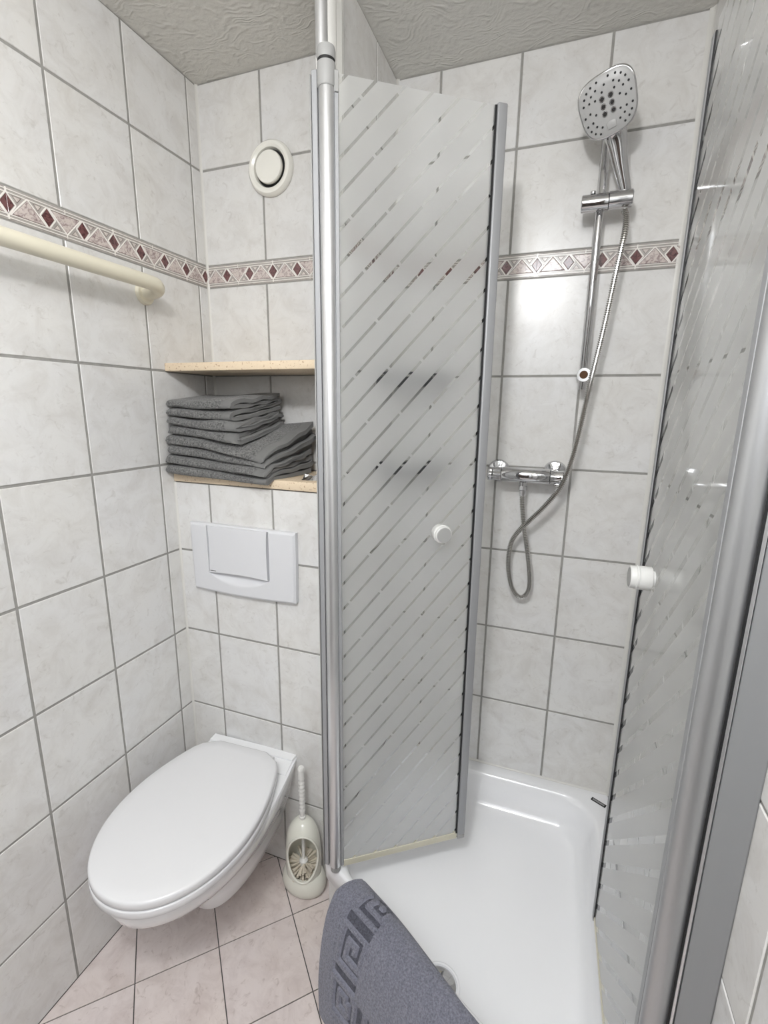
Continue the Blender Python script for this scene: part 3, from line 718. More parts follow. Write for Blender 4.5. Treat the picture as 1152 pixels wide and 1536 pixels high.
tag(fp, 'crumpled silver foil packet beside the towels', 'packet')

# ------------------------------------------------------------------ air vent
vent = empty('air_vent', (0.2315, 0, 2.0210)); tag(vent, 'round cream air vent high on the tile wall', 'vent')
def vp(name, prof, mat):
    o = link(name, lathe(name, [(r, -h) for r, h in prof], 56, 'y'), mat, vent, 35); return o
vp('ring', [(0.0665, 0.0005), (0.0675, 0.004), (0.0660, 0.011), (0.0610, 0.0165), (0.0540, 0.0175), (0.0480, 0.0140), (0.0455, 0.0060), (0.0450, 0.0008)], M['vent'])
vp('duct_shade_disc', [(0.0448, 0.0006), (0.0448, 0.0030), (0.0, 0.0031)], M['dark'])  # near-black disc, the shade inside the duct put into its colour
vp('valve_disc', [(0.0385, 0.0085), (0.0395, 0.0105), (0.0395, 0.0170), (0.0380, 0.0195), (0.0300, 0.0212), (0.0, 0.0225)], M['vent'])
vp('spindle', [(0.006, 0.003), (0.006, 0.010)], M['vent'])

# ------------------------------------------------------------------ cream wall rail
rail = empty('wall_rail', (0, -0.245, 1.676)); tag(rail, 'cream tubular rail on the left tile wall below the border', 'rail')
pth = crom([(0.070, -0.93, 0.012), (0.070, -0.60, 0.012), (0.070, -0.20, 0.011), (0.070, -0.050, 0.0105), (0.0655, -0.024, 0.008), (0.052, -0.008, 0.004), (0.030, -0.001, 0.001), (0.006, 0.0, 0.0)], 8)
link('bar', tube('bar', pth, 0.0165, 22), M['cream'], rail, 60)
fl_ = link('flange', lathe('flange', [(0.0275, 0.0006), (0.0275, 0.005), (0.025, 0.009), (0.0172, 0.010)], 36, 'x'), M['cream'], rail, 40)
pth2 = [(0.070, -0.93, 0.012), (0.0655, -0.955, 0.011), (0.052, -0.971, 0.010), (0.030, -0.978, 0.009), (0.006, -0.979, 0.008)]
link('bar_end', tube('bar_end', crom(pth2, 6), 0.0165, 22), M['cream'], rail, 60)
f2 = link('flange', fl_.data, None, rail); f2.location = (0, -0.979, 0.008)

# ------------------------------------------------------------------ flush plate
fpz0, fpz1 = 0.886, 1.0820
flush = empty('flush_plate', (0.2245, YB, 0.98)); tag(flush, 'white flush plate with a wide button above the toilet', 'flush plate')
NXP, NZP = 190, 110; v = []; f = []
def plate_pt(a, b):
    x = lerp(0.0555, 0.3940, a)
    zb = fpz0 - 0.0050 * math.sin(PI * a); z = lerp(zb, fpz1, b)
    x += 0.0030 * (1 - 2 * a) * (1 - b) ** 2 * 1.0
    e = min(a, 1 - a) * 0.3385; eb = min(b, 1 - b) * 0.196; m = min(e, eb)
    d = 0.0185 - 0.005 * (1 - smooth(m / 0.006)) + 0.0015 * math.sin(PI * a)
    # finger recess: crescent below the button
    X = (x - 0.21475) / 0.0995
    if abs(X) < 1:
        zt = 0.9415; zl = zt - 0.0335 * (1 - X * X)
        if zl < z < zt + 0.006: d -= 0.0125 * smooth((z - zl) / (zt - zl + 1e-4))
        elif z >= zt + 0.006 and z < 1.077: d -= 0.0120
    return (x - 0.2245, -d, z - 0.98)
for i in range(NXP + 1):
    for j in range(NZP + 1): v.append(plate_pt(i / NXP, j / NZP))
for i in range(NXP):
    for j in range(NZP):
        a = i * (NZP + 1) + j; f.append((a, a + NZP + 1, a + NZP + 2, a + 1))
per = [i * (NZP + 1) for i in range(NXP)] + [NXP * (NZP + 1) + j for j in range(NZP)] + [(NXP - i) * (NZP + 1) + NZP for i in range(NXP)] + [NZP - j for j in range(NZP)]
o0 = len(v)
for p in per: v.append((v[p][0], -0.0006, v[p][2]))
for k in range(len(per)):
    a, b = per[k], per[(k + 1) % len(per)]; f.append((b, a, o0 + k, o0 + (k + 1) % len(per)))
link('frame', fix(mesh('frame', v, f)), M['plate'], flush, 42)
# button: gently bowed slab with its lower edge standing proud
bl = []; NB = 24
bl_f = []
vv = []; ff = []
for i in range(NB + 1):
    for j in range(13):
        a, b = i / NB, j / 12; x = lerp(0.1195, 0.3100, a); z = lerp(0.9425 + 0.0055 * math.sin(PI * a), 1.0790, b)
        x += 0.0022 * (1 - 2 * a) * math.sin(PI * b)
        vv.append((x - 0.2245, -(0.0200 + 0.0030 * math.sin(PI * a) + 0.0020 * (1 - b)), z - 0.98))
for i in range(NB):
    for j in range(12):
        a = i * 13 + j; ff.append((a, a + 13, a + 14, a + 1))
me = fix(mesh('button', vv, ff)); bm = bmesh.new(); bm.from_mesh(me)
r_ = bmesh.ops.extrude_face_region(bm, geom=bm.faces[:]); 
for e in r_['geom']:
    if isinstance(e, bmesh.types.BMVert): e.co.y = -0.0070
bt = link('button', frombm('button', bm), M['plate'], flush, 42)
pr_ = []; x = 0
for wd in (.0022, .0018, .002, .0022, .0017, .002, .0021): pr_.append(box('p', x, x + wd, -0.0003, 0.0003, 0, 0.0019)); x += wd + 0.0008
q = link('print', joinme('print', pr_), M['printgrey'], bt); q.location = (0.1235 - 0.2245, -0.0229, 0.9485 - 0.98); q.rotation_euler = (0.015, 0, -0.05)

# ------------------------------------------------------------------ wall-hung toilet (local: x across, -y forward)
toilet = empty('toilet', (0.2262, YB, 0.0), math.radians(2.6)); tag(toilet, 'white wall-hung toilet with closed lid', 'toilet')
def plan(b, W, dm, Fd, n=26, d0=0.0, eb=2.0, back_round=0.0):
    """half-width profile from the back (d0) to the front (Fd) mirrored into a loop"""
    ds = [d0 + (dm - d0) * (i / 10) for i in range(10)] + [dm + (Fd - dm) * math.sin(PI / 2 * i / n) for i in range(n + 1)]
    hw = []
    for d in ds:
        if d <= dm:
            t = (d - d0) / (dm - d0); h_ = lerp(b, W, math.sin(PI / 2 * t) ** 1.0)
            if back_round:
                q = (d - d0) / back_round
                if q < 1: h_ -= back_round * 0.75 * (1 - math.sqrt(max(0, 1 - (1 - q) ** 2)))
        else:
            t = min(1, (d - dm) / (Fd - dm)); h_ = W * max(0.0, 1 - t ** eb) ** (1 / eb)
        hw.append(h_)
    R = [(h_, -d) for h_, d in zip(hw, ds)]; Lf = [(-h_, -d) for h_, d in zip(hw, ds)][::-1]
    return R[:-1] + [(0, -Fd)] + Lf[1:]
G = 0.0012
bowl = []
for z, b, W, dm, Fd, eb in ((0.092, .050, .052, .10, .245, 2.4), (0.098, .060, .064, .10, .266, 2.4), (0.118, .070, .076, .10, .282, 2.4), (0.160, .084, .088, .11, .292, 2.3), (0.205, .098, .098, .12, .308, 2.2), (0.240, .108, .112, .15, .345, 2.1), (0.275, .117, .131, .19, .408, 2.05),
                           (0.310, .125, .149, .22, .474, 2.0), (0.340, .132, .161, .24, .500, 2.0), (0.365, .138, .168, .25, .509, 2.0), (0.380, .141, .1705, .25, .510, 2.0), (0.388, .142, .1700, .25, .5095, 2.0), (0.3925, .1415, .1680, .25, .5070, 2.0)):
    bowl.append([(x, y, z) for x, y in plan(b, W, dm, Fd, 26, G, eb)])
link('bowl', loft('bowl', bowl), M['ceramic'], toilet, 45)
deck = [[(x, y, z) for x, y in plan(b, W, 0.10, 0.115, 6, d0, 6)] for z, b, W, d0 in ((0.3927, .1415, .145, G), (0.3985, .1410, .144, G), (0.4005, .1395, .142, G + .001))]
dk = joinme('rear_deck', [loft('d', [[(-.1415, -.0012, z), (.1415, -.0012, z), (.1405, -.030, z), (-.1405, -.030, z)] for z in (0.3927, 0.4015)]), loft('e', [[(-.1405, -.030, .3927), (.1405, -.030, .3927), (.1465, -.080, .3927), (-.1465, -.080, .3927)], [(-.1405, -.0301, .3975), (.1405, -.0301, .3975), (.146, -.080, .3945), (-.146, -.080, .3945)]])])
link('rear_deck', dk, M['ceramic'], toilet, 30)
def slab(name, mat, b, W, dm, Fd, d0, br, z0, z1, rnd, dome=0.0, sm=50):
    L = []
    def rg(off, z): 
        pts = plan(b, W, dm, Fd, 26, d0, 2.08, br); out = []
        cx, cy = 0, -(d0 + Fd) / 2
        for x, y in pts:
            fx = 1 - off / W; fy = 1 - off / ((Fd - d0) / 2); out.append((x * fx, cy + (y - cy) * fy, z))
        return out
    L.append(rg(0.0012, z0)); L.append(rg(0, z0 + 0.0012))
    L.append(rg(0, z1 - rnd)); L.append(rg(rnd * 0.25, z1 - rnd * 0.35)); L.append(rg(rnd * 0.9, z1 - rnd * 0.02))
    for k in (0.03, 0.06, 0.10, 0.14): L.append(rg(k, z1 + dome * (k / 0.14)))
    return link(name, loft(name, L), mat, toilet, sm)
slab('seat', M['lid'], .118, .1788, .29, .5250, .062, .05, 0.3968, 0.4150, 0.0025)
slab('lid', M['lid'], .119, .1780, .29, .5240, .058, .055, 0.4185, 0.4375, 0.0060, 0.0015)
for sx in (-1, 1):
    hh = link('hinge', lathe('hinge', [(0.0085, -0.018), (0.0095, -0.016), (0.0095, 0.016), (0.0085, 0.018)], 20, 'x'), M['lid'], toilet, 40); hh.location = (sx * 0.075, -0.0545, 0.4080)

# ------------------------------------------------------------------ toilet brush and its holder
BX, BY = 0.4135, -0.2455
hold = empty('brush_holder', (BX, BY, 0)); tag(hold, 'ivory egg-shaped toilet brush holder with an open front', 'brush holder')
base = lathe('base', [(0.040, 0.0004), (0.050, 0.002), (0.0585, 0.012), (0.0625, 0.028), (0.0620, 0.044), (0.0575, 0.058), (0.0520, 0.066), (0.0490, 0.069), (0.0475, 0.066), (0.0475, 0.020), (0.0, 0.016)], 44)
link('base', xf(base, Matrix.Diagonal((1.10, 0.78, 1, 1))), M['brushcream'], hold, 45)
# hood: dome with an oval opening that looks towards the room
NA, NV = 72, 40; od = math.atan2(-0.80, 0.36); v = []; f = []; idx = {}
def hood_pt(i, j, off=0.0):
    a = 2 * PI * i / NA; t = j / NV
    z = 0.068 + 0.182 * math.sin(PI / 2 * t) ** 1.0 if False else 0.066 + 0.180 * t
    q = t; r = 0.0520 * math.sqrt(max(0.0, 1 - max(0, (q - 0.30) / 0.70) ** 3.0)) + 0.0015 * math.sin(PI * min(1, q * 2))
    r = max(r + off, 0.0008); return Vector((r * math.cos(a), r * math.sin(a) * 0.90, z - (0.0 if off == 0 else 0.0025 * max(0, q - 0.5))))
def inside_open(p):
    a = math.atan2(p.y, p.x) - od; a = (a + PI) % (2 * PI) - PI
    s = math.hypot(p.x, p.y) * math.sin(a) if abs(a) < PI / 2 else 9
    return abs(a) < PI / 2 and (s / 0.0440) ** 2 + ((p.z - 0.142) / 0.073) ** 2 < 1
for i in range(NA):
    for j in range(NV + 1): v.append(hood_pt(i, j))
keep = []
for i in range(NA):
    for j in range(NV):
        k = (i + 1) % NA; q = (i * (NV + 1) + j, k * (NV + 1) + j, k * (NV + 1) + j + 1, i * (NV + 1) + j + 1)
        c = sum((v[x] for x in q), Vector()) / 4
        if not inside_open(c): f.append(q)
me = mesh('hood', v, f); bm = bmesh.new(); bm.from_mesh(me); bmesh.ops.remove_doubles(bm, verts=bm.verts[:], dist=0.0003)
bmesh.ops.delete(bm, geom=[x for x in bm.verts if not x.link_faces], context='VERTS')
bmesh.ops.recalc_face_normals(bm, faces=bm.faces[:]); bmesh.ops.solidify(bm, geom=bm.faces[:], thickness=0.003)
link('hood', frombm('hood', bm), M['brushcream'], hold, 60)
lip = []
for k in range(60):
    t = 2 * PI * k / 60; s = 0.0445 * math.cos(t); z = 0.142 + 0.0735 * math.sin(t); tt = (z - 0.066) / 0.180
    r = 0.0530 * math.sqrt(max(0.02, 1 - max(0, (tt - 0.30) / 0.70) ** 3.0)); r = max(r, abs(s) + 0.001)
    a = od + math.asin(max(-1, min(1, s / r))); lip.append((r * math.cos(a), r * math.sin(a) * 0.90, z))
lip.append(lip[0])
link('opening_lip', tube('opening_lip', lip, 0.0032, 10, False), M['brushcream'], hold, 60)
brush = empty('toilet_brush', (BX, BY, 0)); tag(brush, 'white toilet brush with twisted grip standing in the ivory holder', 'toilet brush')
def grip(i, n):
    t = i / (n - 1)
    if t < 0.55: return 0.0048 if t < 0.40 else 0.0068
    return 0.0082 + 0.0014 * math.sin(i * 1.7) if t < 0.93 else 0.0088
hp = [Vector((0, 0, 0.085 + (0.405 - 0.085) * i / 90)) for i in range(91)]
link('handle', tube('handle', hp, grip, 16), M['white_pvc'], brush, 50)
link('hand_cap', lathe('hand_cap', [(0.0088, 0.403), (0.0094, 0.405), (0.0094, 0.411), (0.0070, 0.4150), (0.0, 0.4160)], 20), M['white_pvc'], brush, 40)
link('stop_collar', lathe('stop_collar', [(0.0075, 0.243), (0.0090, 0.2465), (0.0090, 0.252), (0.0070, 0.2535)], 20), M['white_pvc'], brush, 40)
link('hub', lathe('hub', [(0.012, 0.082), (0.0135, 0.086), (0.0125, 0.098), (0.0055, 0.104)], 24), M['white_pvc'], brush, 40)
rb = random.Random(9); br = []
for k in range(150):
    a = rb.uniform(0, 2 * PI); z = rb.uniform(0.035, 0.094); L = rb.uniform(0.031, 0.041); e = rb.uniform(-0.25, 0.35)
    p0 = Vector((0.009 * math.cos(a), 0.009 * math.sin(a), z)); p1 = p0 + Vector((math.cos(a), math.sin(a), e)).normalized() * L
    if (p1.x ** 2 + p1.y ** 2) ** 0.5 > 0.0455: p1.x *= 0.9; p1.y *= 0.9
    s = Vector((-math.sin(a), math.cos(a), 0)); t = Vector((0, 0, 1)); w0, w1 = 0.0012, 0.0030
    L0 = [p0 + s * w0 + t * w0, p0 - s * w0 + t * w0, p0 - s * w0 - t * w0, p0 + s * w0 - t * w0]
    L1 = [p1 + s * w1 + t * w1, p1 - s * w1 + t * w1, p1 - s * w1 - t * w1, p1 + s * w1 - t * w1]
    br.append(loft('b', [L0, L1]))
bo = link('bristles', joinme('bristles', br), M['bristle'], brush); bo['kind'] = 'stuff'

# ------------------------------------------------------------------ shower fittings
RX, RY = 1.0590, 0.1050
rl = empty('shower_rail', (RX, RY, 1.45)); tag(rl, 'chrome shower rail on the tile wall', 'shower rail')
def rp(name, me, mat, sm=40, loc=(0, 0, 0)):
    o = link(name, me, mat, rl, sm); o.location = (loc[0] - RX if loc[0] else 0, loc[1] - RY if loc[1] else 0, loc[2] - 1.45 if loc[2] else 0); return o
rp('tube', xf(lathe('tube', [(0.0085, 1.4540), (0.0095, 1.456), (0.0095, 2.128), (0.0085, 2.130)], 26), Matrix.Translation((0, 0, -1.45))), M['chrome'])
for zz, nm in ((1.4900, 'lower_bracket'), (2.116, 'upper_bracket')):
    o = rp(nm, lathe(nm, [(0.0165, YS - 0.0005), (0.0165, YS - 0.02), (0.0150, YS - 0.026), (0.0150, RY - 0.016), (0.0165, RY - 0.018), (0.0165, RY - 0.0205)], 30, 'y'), M['chrome'], 35)
    o.location = (0, -RY, zz - 1.45)
    if nm == 'lower_bracket':
        h_ = link('rust_hole', lathe('rust_hole', [(0.0098, RY - 0.0206), (0.0092, RY - 0.0212), (0.0, RY - 0.0214)], 24, 'y'), M['rust'], o, 40)
    else:
        link('bracket_cap', lathe('bracket_cap', [(0.0160, RY - 0.0206), (0.0130, RY - 0.0235), (0.0, RY - 0.0240)], 24, 'y'), M['chrome'], o, 40)
HZ = 1.8765; HY = RY - 0.018
sl = rp('slider', lathe('slider', [(0.0165, 1.0160), (0.0185, 1.0175), (0.0188, 1.0190), (0.0188, 1.0740), (0.0180, 1.0745)], 34, 'x'), M['chrome'], 35)
sl.location = (-RX, HY - RY, HZ - 1.45)
s2 = rp('slider_cup', lathe('slider_cup', [(0.0180, 1.0755), (0.0188, 1.0760), (0.0188, 1.1235), (0.0170, 1.1255)], 34, 'x'), M['chrome'], 35)
s2.location = (-RX, HY - RY, HZ + 0.0015 - 1.45)
link('slider_ring', lathe('slider_ring', [(0.0175, 1.0745), (0.0175, 1.0756)], 30, 'x'), M['black'], sl)
pn = rp('pinch_button', lathe('pinch_button', [(0.0058, 0), (0.0062, 0.002), (0.0062, 0.0055), (0.0045, 0.0068)], 20), M['chrome'], 35); pn.location = (1.0400 - RX, HY - 0.004 - RY, HZ + 0.0175 - 1.45)

# hand shower
SOCK = Vector((1.1080, HY, HZ + 0.020)); HC = Vector((1.0515, 0.020, 2.0405))
hn = Vector((-0.10, -0.885, -0.455)).normalized(); hu = (HC - SOCK); hu = (hu - hn * hu.dot(hn)).normalized(); hr = hu.cross(hn).normalized() * -1
hr = hn.cross(hu).normalized() * -1
hs = empty('hand_shower', tuple(HC)); tag(hs, 'chrome hand shower with a grey nozzle face on the rail', 'hand shower')
MH = frame((0, 0, 0), hr, hu, hn)
def hp_(name, me, mat, sm=40, par=None):
    o = link(name, me, mat, par or hs, sm)
    if not par: o.matrix_local = MH
    return o
def headloop(a, b, z, e=3.0, n=56):
    out = []
    for x, y in superell(n, a, b, e):
        x *= 1 + 0.07 * (y / b)            # slightly wider at the top
        out.append((x, y, z))
    return out
body = [headloop(0.012, 0.014, -0.026, 2.4), headloop(0.030, 0.034, -0.0225, 2.5), headloop(0.047, 0.0485, -0.013, 2.7), headloop(0.0545, 0.0555, -0.003, 2.9), headloop(0.0560, 0.0570, 0.004, 3.0), headloop(0.0552, 0.0562, 0.0075, 3.0), headloop(0.0535, 0.0545, 0.0085, 3.0)]
hp_('head_shell', loft('head_shell', body), M['chrome'], 50)
face = [headloop(0.0528, 0.0538, 0.0086, 3.0), headloop(0.0528, 0.0538, 0.0096, 3.0), headloop(0.0505, 0.0515, 0.0112, 3.0), headloop(0.030, 0.032, 0.0118, 2.6)]
hp_('face_plate', loft('face_plate', face), M['facegrey'], 50)
noz = []
for rad, cnt, off in ((0.47, 8, .2), (0.66, 16, 0), (0.86, 22, .1)):
    for k in range(cnt):
        t = 2 * PI * (k + off) / cnt; c, s = math.cos(t), math.sin(t)
        x = 0.0528 * rad * math.copysign(abs(c) ** (2 / 2.8), c); y = 0.0538 * rad * math.copysign(abs(s) ** (2 / 2.8), s)
        if y < -0.024 and abs(x) < 0.016: continue
        if rad < 0.5 and y < -0.02: continue
        noz.append(xf(lathe('n', [(0.0020, 0.0105), (0.0022, 0.0124), (0.0016, 0.0132)], 8), Matrix.Translation((x, y, 0))))
o = hp_('nozzles', joinme('nozzles', noz), M['black'], None); o['kind'] = 'stuff'
for k in range(6):
    x = (-0.0085, 0.0085)[k % 2]; y = (0.0135, 0.0, -0.0135)[k // 2]
    o = link('jet', xf(lathe('jet', [(0.0052, 0.0112), (0.0056, 0.0126), (0.0042, 0.0140), (0.0033, 0.0132)], 18), Matrix.Translation((x, y, 0))), M['chrome'], hs, 40); o.matrix_local = MH
    link('jet_hole', xf(lathe('jet_hole', [(0.0027, 0.0134), (0.0024, 0.0138)], 12), Matrix.Translation((x, y, 0))), M['black'], o)
hp_('select_button', xf(prism('select_button', [(-0.0085, -0.006), (0.0085, -0.006), (0.0095, 0.006), (0.004, 0.0085), (-0.004, 0.0085), (-0.0095, 0.006)], 0.0110, 0.0142, 0.0012, 2), Matrix.Translation((0, -0.0375, 0))), M['facegrey'], 40)
# handle from the head down into the slider cup
inv = MH.inverted(); S_l = inv @ (SOCK - HC)
hpts = crom([(0, -0.046, -0.010), (0.002 + S_l.x * 0.1, -0.066, -0.013), (S_l.x * 0.5, lerp(-0.066, S_l.y, 0.45), lerp(-0.013, S_l.z, 0.4)), (S_l.x, S_l.y, S_l.z), (S_l.x + 0.0005, S_l.y - 0.014, S_l.z - 0.002)], 10)
loops = []; N_ = len(hpts)
for i, p in enumerate(hpts):
    t = i / (N_ - 1); a = lerp(0.0240, 0.0120, smooth(t * 1.15)); b = lerp(0.0120, 0.0118, t)
    loops.append([(p.x + a * math.cos(2 * PI * k / 24), p.y - 0.25 * b * math.sin(2 * PI * k / 24), p.z + b * math.sin(2 * PI * k / 24)) for k in range(24)])
hp_('handle', loft('handle', loops), M['chrome'], 50)

# mixer
mx = empty('shower_mixer', (0.9350, YS, 1.2290)); tag(mx, 'chrome thermostat shower mixer bar on the tile wall', 'mixer tap')
MY, MZ = 0.0950, 1.2275
def mp_(name, me, mat, sm=35, loc=(0, 0, 0)):
    o = link(name, me, mat, mx, sm); o.location = (loc[0] - 0.9350, loc[1] - YS, loc[2] - 1.2290); return o
mp_('body', lathe('body', [(0.0190, 0.8740), (0.0200, 0.8755), (0.0200, 0.9985), (0.0190, 1.0000)], 40, 'x'), M['chrome'], 35, (0, MY, MZ))
for xx, zz in ((0.8585, 1.2295), (1.0120, 1.2330)):
    mp_('rosette', lathe('rosette', [(0.0320, -0.0006), (0.0318, -0.003), (0.0280, -0.0085), (0.0160, -0.0125), (0.0135, -0.013), (0.0135, -0.052)], 40, 'y'), M['chrome'], 35, (xx, YS, zz))
# knobs: rounded, slightly lobed
def knobprof(x0, x1, lob):
    L = []
    for k in range(13):
        t = k / 12; x = lerp(x0, x1, t); r = 0.0192 * (1 - 0.10 * math.sin(PI * t)) * (1 if t < 0.92 else 0.93)
        L.append([(x, (r + lob * math.cos(6 * a)) * math.cos(a), (r + lob * math.cos(6 * a)) * math.sin(a)) for a in [2 * PI * i / 48 for i in range(48)]])
    return loft('k', L)
kl = mp_('temperature_knob', knobprof(0.8725, 0.8370, 0.0012), M['chrome'], 40, (0, MY, MZ))
link('knob_cap', lathe('knob_cap', [(0.0150, 0.8369), (0.0140, 0.8355), (0.0, 0.8350)], 30, 'x'), M['caddy'], kl, 40)
mp_('seam_ring', lathe('seam_ring', [(0.0188, 1.0000), (0.0188, 1.0020)], 34, 'x'), M['black'], 35, (0, MY, MZ))
kr = mp_('flow_knob', knobprof(1.0020, 1.0350, 0.0004), M['chrome'], 40, (0, MY, MZ))
link('grip_tab', box('grip_tab', 1.012, 1.034, -0.009, 0.009, -0.0245, -0.0170, 0.002, 2), M['chrome'], kr, 40)
link('knob_cap', lathe('knob_cap', [(0.0160, 1.0351), (0.0150, 1.0362), (0.0, 1.0366)], 30, 'x'), M['chrome'], kr, 40)
mp_('outlet', lathe('outlet', [(0.0105, 0.0), (0.0105, -0.008), (0.0090, -0.0085), (0.0090, -0.011)], 26), M['chrome'], 35, (0.9330, MY, 1.2095))
mp_('hose_nut', lathe('hose_nut', [(0.0105, 0.0), (0.0112, -0.002), (0.0112, -0.011), (0.0095, -0.013), (0.0085, -0.026), (0.0075, -0.028)], 8), M['chrome'], 20, (0.9330, MY, 1.1985))
# ribbed hose from the mixer to the hand shower
hz = [(0.9330, MY, 1.172), (0.9345, MY, 1.150), (0.9440, 0.100, 1.081), (0.9600, 0.106, 1.000), (0.9700, 0.112, 0.930), (0.9690, 0.116, 0.890), (0.9550, 0.118, 0.868), (0.9370, 0.116, 0.872), (0.9190, 0.113, 0.905), (0.9080, 0.108, 0.965), (0.9110, 0.102, 1.025), (0.9270, 0.094, 1.065), (0.9560, 0.086, 1.102), (0.9960, 0.078, 1.152), (1.0300, 0.072, 1.207), (1.0480, 0.070, 1.270), (1.0590, 0.068, 1.335), (1.0770, 0.066, 1.480), (1.0930, 0.066, 1.600), (1.1060, 0.066, 1.720), (1.1150, 0.067, 1.800), (1.1150, 0.076, 1.835), (1.1095, 0.0855, 1.8555)]
hose_pts = resample(crom(hz, 24), 0.00120)
ho = link('shower_hose', tube('shower_hose', hose_pts, lambda i, n: 0.0072 if i % 4 in (1, 2) else 0.0047, 12), M['hosemetal'], None, 25)
tag(ho, 'ribbed steel shower hose looping below the mixer', 'hose')

# dark corner shelves seen blurred through the left door
for zz, lab in ((1.475, 'dark corner shelf blurred behind the left glass door, the higher one'), (1.232, 'dark corner shelf blurred behind the left glass door, the lower one')):
    cs = empty('corner_shelf', (XP + 0.0085, YS - 0.0085, zz)); tag(cs, lab, 'corner shelf', 'dark shower corner shelves')
    pts = [(0, 0)] + [(0.150 * math.cos(t), -0.150 * math.sin(t)) for t in [i * PI / 2 / 14 for i in range(15)]]
    link('tray', prism('tray', pts, -0.012, -0.006), M['caddy'], cs)
    rimp = [Vector((0.149 * math.cos(t), -0.149 * math.sin(t), 0.020)) for t in [i * PI / 2 / 20 for i in range(21)]]
    link('rim_bar', tube('rim_bar', rimp, 0.0035, 8), M['caddy'], cs)
    link('rim_band', loft('rim_band', [[(q.x * k, q.y * k, z) for z, k in ((-0.012, 1.0), (0.010, 1.0), (0.010, 0.985), (-0.012, 0.985))] for q in rimp]), M['caddy'], cs)
    for k in range(5):
        t = (k + 0.5) * PI / 10; p = link('post', lathe('post', [(0.002, 0.008), (0.002, 0.020)], 8), M['caddy'], cs); p.location = (0.1485 * math.cos(t), -0.1485 * math.sin(t), 0)

# ------------------------------------------------------------------ bath mat over the tray's front rim
E0 = Vector((0.5277, -0.335, 0))
KEY = ["1111111100", "1000000100", "1011110100", "1010010100", "1010110100", "1010000100", "1011111100"]
def key_at(a, b):
    """a along the band in cells, b across 0..7"""
    i = int(math.floor(b)); j = int(math.floor(a)) % 10
    if i < 0 or i > 6: return 0.0
    return 1.0 if KEY[i][j] == '1' else 0.0
SMAX, TMAX = 0.64, 0.42; NS, NTT = 300, 200
def mat_height(s, t):
    # t measured from the outer (hanging) edge, s from the far end
    cell = 0.0104; bw = 7 * cell; off = 0.055
    e = min(s, t)
    along = None
    if s <= t and off <= s < off + bw and t >= off: along = ((t - off) / cell, (s - off) / cell)
    elif t < s and off <= t < off + bw: along = ((s - off) / cell, (t - off) / cell)
    if along: return 0.0070 * key_at(*along) - 0.0040
    if off - 0.007 < e < off or off + bw < e < off + bw + 0.007: return 0.0010
    return 0.0022
prof = crom([(0.112, 0.012, 0), (0.108, 0.060, 0), (0.100, 0.110, 0), (0.086, 0.165, 0), (0.064, 0.215, 0), (0.038, 0.2480, 0), (0.012, 0.2600, 0), (-0.014, 0.2600, 0), (-0.034, 0.2500, 0), (-0.048, 0.2280, 0)], 30)
plen = [0.0]
for a, b in zip(prof, prof[1:]): plen.append(plen[-1] + (b - a).length)
TOT = plen[-1]
def prof_at(l):
    l = max(0, min(TOT - 1e-6, l))
    lo = 0; hi = len(plen) - 1
    while hi - lo > 1:
        m = (lo + hi) // 2
        if plen[m] <= l: lo = m
        else: hi = m
    return prof[lo].lerp(prof[hi], (l - plen[lo]) / (plen[hi] - plen[lo] + 1e-9))
# measured run of the mat's far edge, from the hanging end over the rim to the inner end
FAR = crom([(0.6060, -0.4980, 0.012), (0.5985, -0.4860, 0.055), (0.5915, -0.4735, 0.100), (0.5885, -0.4600, 0.165), (0.5895, -0.4430, 0.215), (0.5950, -0.4230, 0.245), (0.6020, -0.4090, 0.259), (0.6180, -0.3880, 0.263), (0.6360, -0.3720, 0.261), (0.6520, -0.3590, 0.250), (0.6580, -0.3520, 0.236)], 20)
flen = [0.0]
for a, b in zip(FAR, FAR[1:]): flen.append(flen[-1] + (b - a).length)
def far_at(k):
    l = max(0, min(0.99999, k)) * flen[-1]; i = 0
    lo = 0; hi = len(flen) - 1
    while hi - lo > 1:
        m = (lo + hi) // 2
        if flen[m] <= l: lo = m
        else: hi = m
    return FAR[lo].lerp(FAR[hi], (l - flen[lo]) / (flen[hi] - flen[lo] + 1e-9))
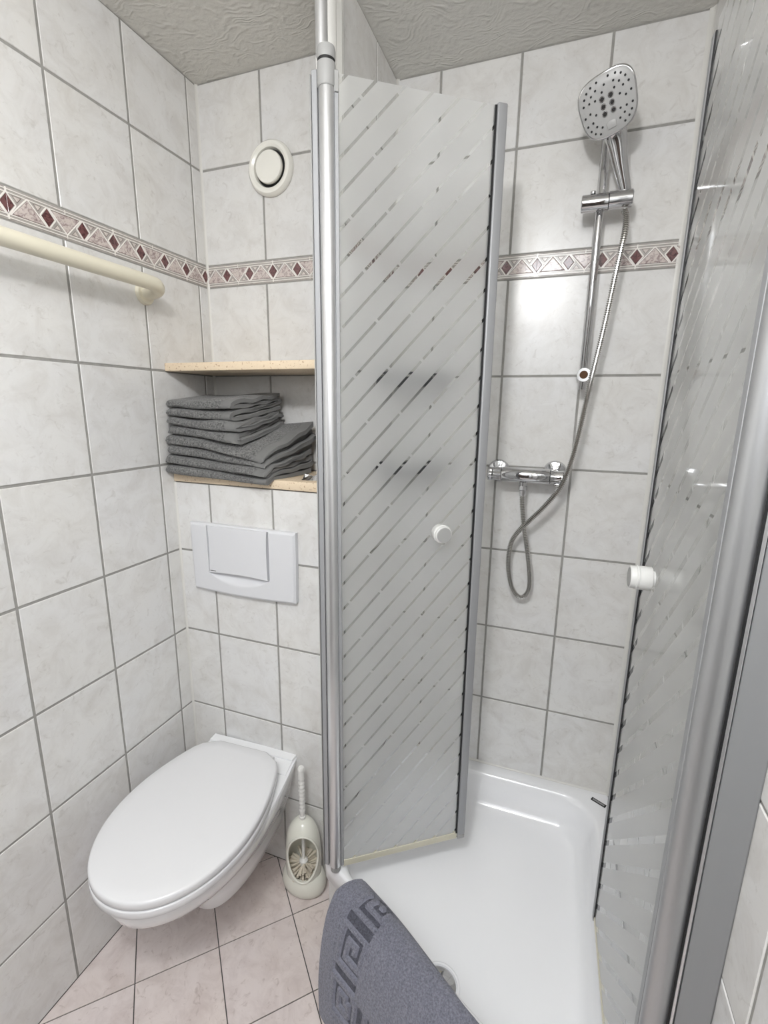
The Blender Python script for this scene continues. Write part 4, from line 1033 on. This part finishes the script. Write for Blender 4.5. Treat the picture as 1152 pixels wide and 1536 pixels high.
def mat_point(s, t):
    p = prof_at(t); o_, z = p.x, p.y
    shrink = smooth((s - 0.06) / 0.34) * 0.024
    if o_ < 0.02: o_ += shrink * smooth((0.02 - o_) / 0.06)
    k = smooth((0.25 - z) / 0.2)
    o_ += k * (0.008 * math.sin(9.5 * s + 0.6) + 0.005 * math.sin(23 * s + 1.0))
    q = E0 + FD * (s + 0.112) + FN * o_; B = Vector((q.x, q.y, z))
    b0_ = E0 + FD * 0.112 + FN * p.x; D = far_at(t / TOT) - Vector((b0_.x, b0_.y, p.y))
    B = B + D * (1 - smooth(s / 0.22))
    # soft pull fold near the far end
    B.z += 0.006 * math.exp(-((t - 0.30) / 0.018) ** 2) * math.exp(-((s - 0.09) / 0.06) ** 2)
    return B
v = []; f = []; hemv = []
gp = [[mat_point(SMAX * i / NS, TOT * j / NTT) for j in range(NTT + 1)] for i in range(NS + 1)]
for i in range(NS + 1):
    for j in range(NTT + 1):
        a = gp[min(i + 1, NS)][j] - gp[max(i - 1, 0)][j]; b = gp[i][min(j + 1, NTT)] - gp[i][max(j - 1, 0)]
        n = a.cross(b).normalized() 
        if n.dot(Vector((FN.x, FN.y, 0.6))) < 0: n = -n
        ed = min(i, NS - i, j, NTT - j) / 3.0
        v.append(gp[i][j] + n * (mat_height(SMAX * i / NS, TOT * j / NTT) + 0.004) * smooth(ed))
for i in range(NS):
    for j in range(NTT):
        a = i * (NTT + 1) + j; f.append((a, a + NTT + 1, a + NTT + 2, a + 1))
# underside
o0 = len(v)
for i in range(NS + 1):
    for j in range(NTT + 1): v.append(gp[i][j])
for i in range(NS):
    for j in range(NTT):
        a = o0 + i * (NTT + 1) + j; f.append((a, a + 1, a + NTT + 2, a + NTT + 1))
me = fix(mesh('bath_mat', v, f)); at = me.attributes.new('hem', 'FLOAT', 'POINT')
for i in range(NS + 1):
    for j in range(NTT + 1):
        h = mat_height(SMAX * i / NS, TOT * j / NTT); at.data[i * (NTT + 1) + j].value = 1.0 if h < -0.001 else 0.0
bmn = link('bath_mat', me, M['mat'], None, 80); tag(bmn, 'slate grey terry bath mat with meander relief over the tray rim', 'bath mat')
